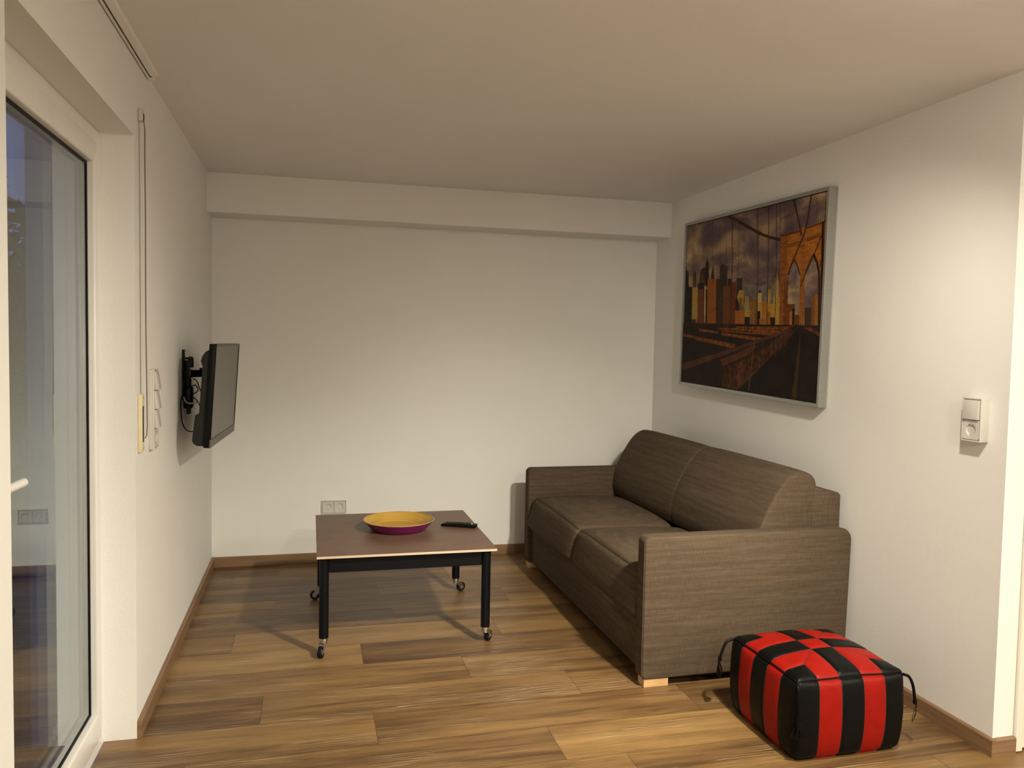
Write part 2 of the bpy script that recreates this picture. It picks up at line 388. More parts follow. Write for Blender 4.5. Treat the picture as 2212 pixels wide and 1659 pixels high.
# interior door beside the right wall
d = thing('door_2', '', '', (3.4, YR, 0)); del d['label']; del d['category']; d['kind'] = 'structure'
m = MB(); m.box((2.955, YR-.012, .006), (2.985, YR+.09, 2.03), .003); m.box((3.83, YR-.012, .006), (3.858, YR+.09, 2.03), .003); m.box((2.955, YR-.012, 2.0), (3.858, YR+.09, 2.038), .003)
build('door_frame', m, DOORW, d); m = MB(); m.box((2.985, YR-.004, .012), (3.83, YR+.035, 2.0), .003); build('door_leaf', m, DOORW, d)
m = MB(); m.tube([(3.77, YR-.004, 1.05), (3.77, YR-.05, 1.05), (3.65, YR-.055, 1.05)], .009, 10); build('handle', m, CHROME, d, 60)
m = MB(); m.box((3.0, YR+.06, 0), (3.83, YR+.1, 2.0)); build('door_stop', m, DARKSLOT, d)

# outside
struct('terrace', MB().box((-9, -9, -.14), (XO-.0, 12, -.09)), EXTG)
struct('terrace_sill', MB().box((XO-.03, YN+.002, -.07), (-.19, YL-.002, -.01), .004), EXTW)
def tree(name, label, x, y, hgt, rad, sd):
    rnd = random.Random(sd); t = thing(name, label, 'tree', (x, y, -.09), 'trees beyond the terrace')
    m = MB(); m.tube([(x, y, -.09), (x+.03, y, hgt*.3), (x-.02, y+.02, hgt*.62)], [.07, .055, .03], 10); build('trunk', m, BARK, t, 60)
    m = MB()
    for i in range(2600):
        a = rnd.uniform(0, 2*PI); b_ = rnd.uniform(-1, 1); q = rad*(rnd.random()**.35)
        k = 1+.18*math.sin(3*a+sd)+.14*math.sin(5*b_+a*2)
        c = Vector((x+q*k*math.cos(a)*math.sqrt(1-b_*b_), y+q*k*math.sin(a)*math.sqrt(1-b_*b_), hgt*.56+b_*q*k*hgt*.44/rad))
        e = Vector((rnd.gauss(0, 1), rnd.gauss(0, 1), rnd.gauss(0, 1))).normalized()*.085; g = e.orthogonal().normalized()*.045
        m.poly([c-e, c+g, c+e, c-g])
    build('foliage', m, LEAF, t)
tree('garden_tree', 'dark leafy tree standing just outside the balcony door glass', -2.35, 3.6, 2.62, .98, 3)
tree('garden_tree', 'dark rounder tree far behind the first one outside the glass', -4.9, 7.2, 3.4, 1.5, 5)
tree('garden_tree', 'low dark bush at the terrace edge outside the glass', -1.0, 4.6, 1.7, .5, 8)

# ================================================================ SOFA
YA, YF = -2.135, -.300      # outer faces of the near and the far arm
AT = .077; ZA = .622
sofa = thing('sofa', 'taupe woven two-seat sofa bed with slim arms against the right wall', 'sofa', (2.37, (YA+YF)/2, 0))
def arm(y0, y1, outer):
    prof = []
    def arc(cx, cz, r_, a0, a1, n=7):
        for i in range(n+1):
            a = math.radians(a0+(a1-a0)*i/n); prof.append((cx+r_*math.cos(a), cz+r_*math.sin(a)))
    x0, x1, z0 = 1.886, 2.849, .034
    arc(x0+.018, z0+.018, .018, 180, 270); arc(x1-.012-.02, z0+.02, .02, 270, 360); arc(x1-.055, ZA-.055, .055, 0, 90); arc(x0+.028, ZA-.030, .028, 90, 180)
    m = MB(); m.prism([(x, y0, z) for x, z in prof], (0, y1-y0, 0), .009, 3)
    a = build('armrest', m, FABRIC, sofa, 50)
    m = MB(); ys = outer; m.tube([(x-.0008 if i > 21 or i < 8 else x, ys, z+.0006) for i, (x, z) in enumerate(prof)]+[(prof[0][0]-.0008, ys, prof[0][1])], .0016, 6); build('piping', m, PIPEF, a, 60)
    return a
arm(YA, YA+AT, YA+.0085); arm(YF-AT, YF, YF-.0085)
yi0, yi1 = YA+AT+.001, YF-AT-.001
m = MB(); m.box((1.912, yi0, .040), (2.70, yi1, .272), .008); build('base_panel', m, FABRIC, sofa, 50)
m = MB(); m.prism([(2.70, yi0, .10), (2.845, yi0, .10), (2.845, yi0, .752), (2.835, yi0, .762), (2.715, yi0, .788), (2.70, yi0, .78)], (0, yi1-yi0, 0), .01); build('back_frame', m, FABRIC, sofa, 50)
for (x, y) in ((1.897, YA+.006), (1.897, YF-AT+.006), (2.735, YA+.006), (2.735, YF-AT+.006)):
    m = MB(); m.box((x, y, 0), (x+.108, y+AT-.016, .036), .002); build('foot', m, FOOTW, sofa, label if False else None)
for o in sofa.children:
    if o.name.startswith('foot'): o['label'] = 'pale bare wood block foot'
YM = -1.2175
def seat(ya, yb, ear0, ear1):
    cx, cz = (1.868+2.47)/2, .365; hx, hy, hz = (2.47-1.868)/2, (yb-ya)/2, .0925
    def fn(p, q):
        tz = (q[2]+1)/2; fr = (1-q[0])/2
        p = p.copy(); p.x += (.040*tz)*fr**1.5                        # front face leans back towards its top edge
        p.z -= .012*(1-fr)*tz                                        # seat falls a little to the back
        k = max(0, fr-.94)/.06*(1-tz)
        if q[1] > 0: p.y += ear1*k*q[1]
        else: p.y += ear0*k*q[1]
        p.z -= .010*fr*(1-tz)
        p.z -= .020*tz*abs(q[1])**7; p.x += .014*abs(q[1])**9*max(0, fr-.8)*5
        if abs(q[2]) > .99 and q[2] > 0:
            p.z += .0025*math.sin(9*q[0]+4*q[1])*math.cos(5*q[1]-2*q[0])*(1-q[0]**2)*(1-q[1]**2)
        return p
    m = MB(); P = rbox(m, (cx, (ya+yb)/2, cz), (hx, hy, hz), .030, 16, (.008, .006, .030), fn)
    c = build('seat_cushion', m, FABRIC, sofa, 180)
    m = MB(); e = .978
    pts = [P((-.97, -1+.02+1.96*i/40, 1)) for i in range(41)]
    pts = [Vector((p.x-.0035, p.y, p.z+.0012)) for p in pts]
    m.tube(pts, .0014, 6); build('piping', m, PIPEF, c, 60)
    return c
seat(yi0+.004, YM-.002, 0, 0); seat(YM+.002, yi1-.004, 0, .030)
# back cushions: profile in XZ lofted along Y
prof = [(2.452, .452), (2.436, .50), (2.440, .56), (2.452, .62), (2.478, .68), (2.508, .735), (2.540, .785), (2.572, .824), (2.603, .848), (2.640, .861), (2.675, .855), (2.702, .838),
        (2.718, .805), (2.719, .74), (2.712, .66), (2.700, .56), (2.69, .48), (2.68, .455), (2.62, .447), (2.53, .445)]
prof = [(p.x, p.z) for p in spline([(x, 0, z) for x, z in prof]+[(prof[0][0], 0, prof[0][1])], 3)][:-1]
def backc(ya, yb):
    cx = sum(p[0] for p in prof)/len(prof); cz = sum(p[1] for p in prof)/len(prof)
    stations = [(0, .72), (.0, .9), (.001, .955), (.004, .976), (.010, .99), (.02, .997), (.04, 1.003), (.10, 1.010), (.2, 1.014), (.35, 1.017), (.5, 1.018)]
    L_ = yb-ya; S = [(ya+t*L_, k) for t, k in stations]+[(yb-t*L_, k) for t, k in stations[-2::-1]]
    def sc(k, x, z):
        if z < .5: kz = min(k, 1.0)
        else: kz = k
        return cx+(x-cx)*k, cz+(z-cz)*kz
    m = MB(); rows = []
    for y, k in [(S[0][0]-.0, .3)]+S+[(S[-1][0], .3)]:
        rows.append([Vector((sc(k, x, z)[0], y, sc(k, x, z)[1])) for x, z in prof])
    R = m.grid(rows, closev=True); m.b.faces.new(R[0]); m.b.faces.new(R[-1])
    c = build('back_cushion', m, FABRIC, sofa, 180)
    for yy in (ya+.0045*L_, yb-.0045*L_):
        m = MB(); pts = []
        for x, z in prof[:40]:
            a, b_ = sc(.984, x, z); pts.append((a, yy, b_))
        m.tube(pts, .0014, 6)
        build('piping', m, PIPEF, c, 60)
    return c
backc(yi0+.002, YM-.001); backc(YM+.001, yi1-.002)

# ================================================================ COFFEE TABLE
tb = thing('coffee_table', 'low square coffee table with brown laminate top and black steel legs on castors', 'table', (1.008, -1.13, 0))
tx0, tx1, ty0, ty1, tz = .606, 1.411, -1.556, -.706, .45
m = MB(); m.box((tx0, ty0, tz-.0012), (tx1, ty1, tz)); top = build('tabletop', m, LAM, tb)
m = MB(); m.box((tx0, ty0, tz-.0115), (tx1, ty1, tz-.0013)); build('edge_band', m, EDGE, top)['label'] = 'pale beige edge under the brown laminate'
lx0, lx1, ly0, ly1 = .638, 1.368, -1.520, -.748
for (a, b_) in (((lx0+.02, ly0-.0, .366), (lx1-.02, ly0+.028, .4383)), ((lx0+.02, ly1-.014, .366), (lx1-.02, ly1+.014, .4383)),
                ((lx0-.0, ly0+.02, .366), (lx0+.028, ly1-.02, .4383)), ((lx1-.028, ly0+.02, .366), (lx1, ly1-.02, .4383))):
    m = MB(); m.box(a, b_, .002); build('rail', m, BLACKM, tb)
for (x, y, ang) in ((lx0, ly0, 190+60), (lx1, ly0, 52), (lx1, ly1, 20), (lx0, ly1, 168)):
    m = MB(); m.cyl((x, y, .078), (x, y, .4383), .0212, seg=28); lg = build('leg', m, BLACKM, tb, 50)
    a = math.radians(ang); dv = Vector((math.cos(a), math.sin(a), 0)); sd = Vector((-dv.y, dv.x, 0)); wc = Vector((x, y, .0255))+dv*.034
    m = MB(); m.cyl((x, y, .066), (x, y, .079), .0195, seg=24); m.cyl((x, y, .060), (x, y, .066), .015, .0195, seg=24); m.cyl((x, y, .052), (x, y, .06), .017, seg=24)
    for s in (-1, 1):
        o_ = sd*s*.0125
        P4 = [Vector((x, y, .060))-dv*.012+o_, Vector((x, y, .060))+dv*.026+o_, wc+dv*.010+o_+Vector((0, 0, .006)), wc+o_-Vector((0, 0, .008)), wc-dv*.011+o_+Vector((0, 0, .002))]
        m.prism(P4, sd*s*.002)
    m.cyl(wc-sd*.016, wc+sd*.016, .004, seg=12)
    build('caster_fork', m, CHROME, lg, 40)
    m = MB(); rows = []
    pf = [(.0, -.010), (.012, -.010), (.0125, -.0085), (.0185, -.0085), (.0235, -.0095), (.0255, -.006), (.0248, -.002), (.0255, 0), (.0248, .002), (.0255, .006), (.0235, .0095), (.0185, .0085), (.0125, .0085), (.012, .010), (0, .010)]
    for k in range(36):
        t = 2*PI*k/36; rows.append([wc+(dv*math.cos(t)+Vector((0, 0, 1))*math.sin(t))*q+sd*h_ for q, h_ in pf])
    m.grid(rows, closeu=True)
    wh = build('caster_wheel', m, [RUBBER, GREYR], lg, 40)
    for q in wh.data.polygons:
        c_ = q.center-Vector(wh.data.vertices[0].co)
    ctr = sum((v.co for v in wh.data.vertices), Vector())/len(wh.data.vertices)
    for q in wh.data.polygons:
        if (q.center-ctr).length < .0175: q.material_index = 1

# bowl
bc = (1.010, -1.100, tz)
m = MB(); R0, R1, hh = .131, .177, .051
out = [(0, .0008), (R0-.008, .0008), (R0, .003)]+[(R0+(R1-R0)*t**.9, .003+(hh-.003)*t**1.08) for t in [i/10 for i in range(1, 11)]]
m.lathe(out, bc, 72); m.mi = 1
m.lathe([(R1, hh), (R1-.0015, hh+.0016), (R1-.004, hh+.001)], bc, 72); m.mi = 2
inn = [(R1-.004, hh+.001)]+[(R0-.006+(R1-.004-R0+.006)*t, .008+(hh-.007)*t**1.15) for t in [i/10 for i in range(9, -1, -1)]]+[(R0-.02, .0055), (0, .005)]
m.lathe(inn, bc, 72)
RIM = mat('bare_bamboo_rim', (.50, .30, .14), None, .5, scale=40)
tag(build('fruit_bowl', m, [PURPLE, RIM, BAMBOO], None, 40, origin=bc), 'round shallow bowl, magenta outside and yellow bamboo inside, on the coffee table', 'bowl')
# remote control
rc = thing('remote_control', 'slim black remote control lying beside the bowl on the coffee table', 'remote control', (1.318, -1.096, tz))
Mr = Matrix.Translation((1.318, -1.096, tz+.0006))@Matrix.Rotation(math.radians(-27), 4, 'Z')
m = MB(); m.prism([(-.092, -.0225, 0), (.090, -.0235, 0), (.092, -.0235, .016), (.03, -.0235, .019), (-.06, -.0225, .015), (-.092, -.0215, .010)], (0, .046, 0), .0035, 3)
bmesh.ops.transform(m.b, matrix=Mr, verts=m.b.verts[:]); body = build('remote_body', m, TVBLK, rc, 40)
for i in range(11):
    for j in range(3):
        if i == 7 and j != 1: continue
        x = -.068+i*.0135; y = -.013+j*.013; zz = .0150+(x+.06)*.0445 if x < .03 else .019-(x-.03)*.048
        m = MB(); m.box((x-.0042, y-.0038, zz-.001), (x+.0042, y+.0038, zz+.0024), .001, 1, Mr)
        build('button', m, PLASTIC if (i == 10 and j == 1) else TVGREY, body)

# ================================================================ POUF
px, py, pz = 2.366, -2.571, .141
pouf = thing('pouf', 'red and black striped leather pouf with corner tassels beside the sofa', 'pouf', (px, py, 0))
hx, hy, hz = .214, .212, .1395
def cuts(h, rr=.03):
    e = rr/h; v = [-1+e*(1-math.cos(PI/2*i/6)) for i in range(6)]; cur = -1+e; st = [-.6, -.2, .2, .6]
    base = [cur]
    for s in st:
        base += [s-.03, s-.012, s, s+.012, s+.03]
    base += [1-e]; full = []
    for a, b_ in zip(base, base[1:]):
        n_ = max(1, int((b_-a)/.055)); full += [a+(b_-a)*i/n_ for i in range(n_)]
    return v+full+[1-e]+[-q for q in v[::-1]]
def rbox2(mb, c, h, r_, T, puff, fn, mfn):
    c = Vector(c)
    def P(q):
        p = Vector([q[i]*h[i] for i in range(3)]); k_ = Vector([max(-(h[i]-r_), min(h[i]-r_, p[i])) for i in range(3)]); d_ = p-k_
        if d_.length > 1e-9: p = k_+d_.normalized()*r_
        for i in range(3):
            o_ = [j for j in range(3) if j != i]
            if abs(q[i]) > .999: p[i] += (1 if q[i] > 0 else -1)*puff[i]*(1-q[o_[0]]**2)**.6*(1-q[o_[1]]**2)**.6
        return c+fn(p, q)
    for k in range(3):
        a, b_ = [j for j in range(3) if j != k]
        for sg in (-1, 1):
            def Q(s, t): q = [0, 0, 0]; q[k] = sg; q[a] = s; q[b_] = t; return q
            R = [[mb.b.verts.new(P(Q(s, t))) for t in T[b_]] for s in T[a]]
            for i in range(len(R)-1):
                for j in range(len(R[0])-1):
                    fc = mb.b.faces.new([R[i][j], R[i+1][j], R[i+1][j+1], R[i][j+1]]); fc.material_index = mfn(k, sg, (T[a][i]+T[a][i+1])/2, (T[b_][j]+T[b_][j+1])/2)
    return P
def cell(v): return max(0, min(4, int((v+1)/2*5)))
def pcol(k, sg, s, t):
    if k == 2:
        i, j = cell(s), cell(t)
        if i == 2 and j == 2: return 1
        if i == 2 or j == 2: return 0
        if i in (0, 4) and j in (0, 4): return 0
        return 1
    return 1 if cell(s) in (1, 3) else 0
def gv(x, w_=.020): return math.exp(-(x/w_)**2)
def pfn(p, q):
    g = 0; p = p.copy()
    if abs(q[2]) > .999:
        s, t = q[0], q[1]
        for b0 in (-.6, -.2, .2, .6):
            w1 = 0 if abs(t) < .6 and abs(b0) > .5 else 1      # panels run through: no seam inside the red Ls or the black arms
            g = max(g, gv(s-b0)*w1)
            w2 = 0 if abs(s) < .6 and abs(b0) > .5 else 1
            g = max(g, gv(t-b0)*w2)
        if .2 < abs(s) < .6 and .2 < abs(t) < .6: g = max(g, gv((abs(s)-abs(t))/1.4, .03))
        p.z -= .004*g*(1 if q[2] > 0 else -1)
    else:
        k = 0 if abs(q[0]) > .999 else 1; s = q[1-k]
        for b0 in (-.6, -.2, .2, .6): g = max(g, gv(s-b0))
        p[k] -= .0025*g*(1 if q[k] > 0 else -1)
    # sides slump: narrower foot, slight belly
    z = q[2]; kx = 1+.02*(1-z*z)-.035*max(0, -z)**3
    p.x *= kx; p.y *= kx
    if z > .9: p.z += .0015*math.sin(7*q[0]+1)*math.cos(6*q[1])
    return p
m = MB(); zc = [-1+.03/hz*2*i/10 for i in range(5)]; Tz = sorted(set([round(-1+2*i/26, 4) for i in range(27)]+[-.99, -.96, .96, .99]))
PP = rbox2(m, (px, py, pz), (hx, hy, hz), .022, [cuts(hx, .022), cuts(hy, .022), Tz], (.014, .014, .040), pfn, pcol)
cover = build('leather_cover', m, [BLKL, REDL], pouf, 180)
m = MB()
def seam(a, b_, n=30, off=.0004, rad=.0011):
    pts = []
    for i in range(n+1):
        q = [a[k]+(b_[k]-a[k])*i/n for k in range(3)]; p = PP(q); pts.append(p)
    m.tube(pts, rad, 6)
for b0 in (-.6, -.2, .2, .6):
    segs = [(-1, 1)] if abs(b0) < .5 else [(-1, -.6), (.6, 1)]
    for s0, s1 in segs: seam((b0, s0*.999, 1), (b0, s1*.999, 1)); seam((s0*.999, b0, 1), (s1*.999, b0, 1))
    for sg in (-1, 1): seam((b0, sg, -.98), (b0, sg, .98)); seam((sg, b0, -.98), (sg, b0, .98))
for sx1 in (-1, 1):
    for sy1 in (-1, 1): seam((.2*sx1, .2*sy1, 1), (.6*sx1, .6*sy1, 1))
build('seam', m, THREAD, pouf, 60)
m = MB(); n = 24; pts = []
for (a, b_) in (((-1, -1), (1, -1)), ((1, -1), (1, 1)), ((1, 1), (-1, 1)), ((-1, 1), (-1, -1))):
    for i in range(n):
        q = (a[0]+(b_[0]-a[0])*i/n, a[1]+(b_[1]-a[1])*i/n); k = max(abs(q[0]), abs(q[1]))
        p = PP((q[0]*.985, q[1]*.985, 1)); pts.append(Vector((px+(p.x-px)*1.006, py+(p.y-py)*1.006, p.z+.0005)))
m.tube(pts+[pts[0]], .0028, 8); build('piping', m, BLKL, pouf, 60)
def tassel(pts, out, knot):
    root = MB(); P_ = spline(pts, 8); root.tube(P_, [.0052]*len(P_), 8)
    t = build('tassel', root, BLKL, pouf, 60)
    e = Vector(pts[-1]); ov = Vector(out)
    m = MB(); m.lathe([(.0, .010), (.0065, .008), (.0075, 0), (.0065, -.008), (0, -.010)], e, 12); build('knot', m, BLKL, t, 60)
    sv = ov.cross(Vector((0, 0, 1))).normalized()
    for k, (sp, ln_, wd) in enumerate(((-.015, .058, .009), (.001, .066, .010), (.016, .060, .008))):
        m = MB(); n_ = 7; rows = []
        for i in range(n_):
            u_ = i/(n_-1); c_ = e+Vector((0, 0, -.004-ln_*u_))+sv*sp*u_**.7+ov*(.006*math.sin(u_*3+k)); w_ = wd*(.5+.6*u_)
            rows.append([c_-sv*w_+ov*.0008, c_+sv*w_+ov*.0008, c_+sv*w_-ov*.0008, c_-sv*w_-ov*.0008])
        R = m.grid(rows, closev=True); m.b.faces.new(R[0]); m.b.faces.new(R[-1]); build('strand', m, BLKL, t, 40)
tassel([(2.158, -2.366, .272), (2.128, -2.366, .262), (2.112, -2.366, .232), (2.102, -2.366, .200)], (-.6, .6, 0), 0)
tassel([(2.575, -2.779, .270), (2.600, -2.779, .258), (2.618, -2.779, .224), (2.629, -2.779, .168)], (.6, -.6, 0), 0)
tassel([(2.156, -2.779, .272), (2.150, -2.796, .262), (2.152, -2.799, .21), (2.154, -2.799, .160)], (-.25, -.95, 0), 0)
tassel([(2.575, -2.366, .272), (2.600, -2.36, .262), (2.618, -2.352, .232), (2.622, -2.35, .190)], (.6, .6, 0), 0)

# ================================================================ TELEVISION on its wall arm
tv = thing('television', 'small flat television angled out from the left wall, screen off', 'television', (.1845, -1.052, 1.136))
n_ = Vector((.9967, -.055, -.060)).normalized(); r_ = Vector((.055, .9985, 0)).normalized(); u_ = n_.cross(r_).normalized()
if u_.z < 0: u_ = -u_
MT = Matrix((r_, u_, n_)).transposed().to_4x4(); MT.translation = (.1845, -1.052, 1.136)
def tvpart(name, mb, mt, par, smooth=None):
    bmesh.ops.transform(mb.b, matrix=MT, verts=mb.b.verts[:]); return build(name, mb, mt, par, smooth)
m = MB(); hw = .335
m.prism([(-hw, b_, c_) for c_, b_ in ((-.024, -.222), (-.057, -.222), (-.072, -.214), (-.079, -.200), (-.073, -.087), (-.057, -.080), (-.055, .129), (-.063, .150), (-.058, .172), (-.046, .192), (-.024, .205))], (2*hw, 0, 0), .003, 2)
hs = tvpart('rear_housing', m, TVGREY, tv, 40)
m = MB()
m.box((-.346, -.228, -.030), (.346, .228, -.004), .004)
m.box((-.346, -.19, -.006), (-.331, .228, 0), .002, 1); m.box((.331, -.19, -.006), (.346, .228, 0), .002, 1)
tvpart('bezel', m, TVBLK, tv, 40)
m = MB(); m.box((-.331, .218, -.006), (.346, .2285, .0006), .001, 1); tvpart('top_trim', m, TVSIL, tv, 40)
m = MB(); m.box((-.345, -.228, -.006), (.345, -.190, .0012), .002, 1); bb = tvpart('bottom_bar', m, TVSIL, tv, 40); bb['label'] = 'grey speaker bar below the screen'
m = MB(); m.box((-.331, -.1895, -.006), (.331, .218, -.0022)); tvpart('screen', m, SCREEN, tv)
mt = thing('wall_bracket', 'black steel swivel bracket behind the television on the left wall', 'bracket', (0, -1.12, 1.22))
m = MB(); m.box((0.0, -1.140, 1.10), (.010, -1.100, 1.335), .002); build('wall_plate', m, BLACKM, mt)
m = MB(); m.box((.010, -1.133, 1.13), (.032, -1.107, 1.285), .004); build('bracket_column', m, BLACKM, mt, 40)
m = MB(); m.box((.004, -1.150, 1.203), (.042, -1.092, 1.241), .004); m.prism([(.03, -1.13, 1.206), (.118, -1.09, 1.209), (.118, -1.06, 1.209), (.03, -1.10, 1.206)], (0, 0, .033)); m.cyl((.08, -1.09, 1.240), (.08, -1.09, 1.250), .010)
build('bracket_arm', m, BLACKM, mt, 40)
m = MB(); m.box((.108, -1.12, 1.17), (.126, -1.02, 1.28), .002); build('screen_plate', m, BLACKM, mt, 40)
m = MB(); m.cyl((.036, -1.12, 1.252), (.036, -1.12, 1.296), .012, seg=20); m.cyl((.036, -1.12, 1.296), (.036, -1.12, 1.302), .009, seg=20); m.cyl((.010, -1.12, 1.294), (.036, -1.12, 1.294), .005, seg=14); build('clamp_knob', m, TVGREY, mt, 40)
for sc, lb in (((.010, -1.12, 1.318), 0), ((.010, -1.12, 1.115), 0)):
    m = MB(); m.cyl(sc, (sc[0]+.003, sc[1], sc[2]), .006, seg=12); build('screw', m, CHROME, mt, 40)
ps = thing('power_adapter', 'black power adapter hanging behind the television bracket', 'adapter', (.03, -1.12, 1.13))
m = MB(); m.box((.006, -1.15, 1.06), (.046, -1.085, 1.165), .012, 3); m.cyl((.03, -1.118, 1.165), (.03, -1.118, 1.20), .008); build('adapter_body', m, TVBLK, ps, 50)
m = MB(); m.box((.018, -1.14, 1.035), (.036, -1.105, 1.062), .006); build('plug', m, TVGREY, ps, 50)
def cable(pts, rad, mt_, label):
    m = MB(); m.tube(spline(pts, 10), rad, 8); tag(build('cable', m, mt_, None, 60, origin=pts[0]), label, 'cable')
cable([(.022, -1.16, 1.16), (.006, -1.20, 1.11), (.008, -1.21, 1.04), (.016, -1.22, .995), (.034, -1.23, .972), (.055, -1.24, .966), (.080, -1.25, .970)], .0026, TVBLK, 'long black cable drooping to the bottom of the television')
cable([(.012, -1.17, 1.118), (.022, -1.18, 1.098), (.040, -1.19, 1.090), (.062, -1.19, 1.094), (.085, -1.19, 1.092), (.104, -1.19, 1.092)], .0032, CABG, 'light grey cable behind the television')
cable([(.05, -1.14, 1.20), (.066, -1.15, 1.19), (.082, -1.16, 1.15), (.097, -1.16, 1.115), (.110, -1.16, 1.10)], .0024, TVBLK, 'thin black cable arching down from the bracket arm')
cable([(.040, -1.15, 1.165), (.062, -1.165, 1.172), (.074, -1.17, 1.15), (.055, -1.165, 1.132), (.036, -1.15, 1.128)], .0024, TVBLK, 'small looped black cable above the light grey one')
cable([(.052, -1.15, 1.115), (.07, -1.17, 1.10), (.085, -1.18, 1.075), (.096, -1.19, 1.060)], .0024, TVBLK, 'short black cable running into the back of the television below the light grey one')

# ================================================================ FRAMED PICTURE
pxf = WX-.046; pa = math.radians(-1.32)
pyc, pzc = -1.206, 1.640; pw, ph = 1.418, .998
pic = thing('framed_picture', 'large print of a bridge and city skyline at sunset in a silver frame', 'picture', (WX, pyc, pzc))
# local frame: a runs to the near end (-Y), b up, c into the room (-X)
av = Vector((0, -math.cos(pa), math.sin(pa))); bv = Vector((0, math.sin(pa), math.cos(pa))); cv = Vector((-1, 0, 0))
MP = Matrix((av, bv, cv)).transposed().to_4x4(); MP.translation = (WX, pyc, pzc)
def picpart(name, mb, mt_, par=None, smooth=None):
    bmesh.ops.transform(mb.b, matrix=MP, verts=mb.b.verts[:]); return build(name, mb, mt_, par or pic, smooth)
m = MB(); fw = .017; O = [(-pw/2, -ph/2), (pw/2, -ph/2), (pw/2, ph/2), (-pw/2, ph/2)]; I = [(-pw/2+fw, -ph/2+fw), (pw/2-fw, -ph/2+fw), (pw/2-fw, ph/2-fw), (-pw/2+fw, ph/2-fw)]
for i in range(4):
    j = (i+1) % 4; m.prism([(*O[i], .004), (*O[j], .004), (*I[j], .004), (*I[i], .004)], (0, 0, .042), .0012, 1)
picpart('frame', m, ALU)
m = MB(); e = fw; m.box((-pw/2+e, -ph/2+e, .008), (pw/2-e, ph/2-e, .036)); picpart('backing', m, RUBBER)
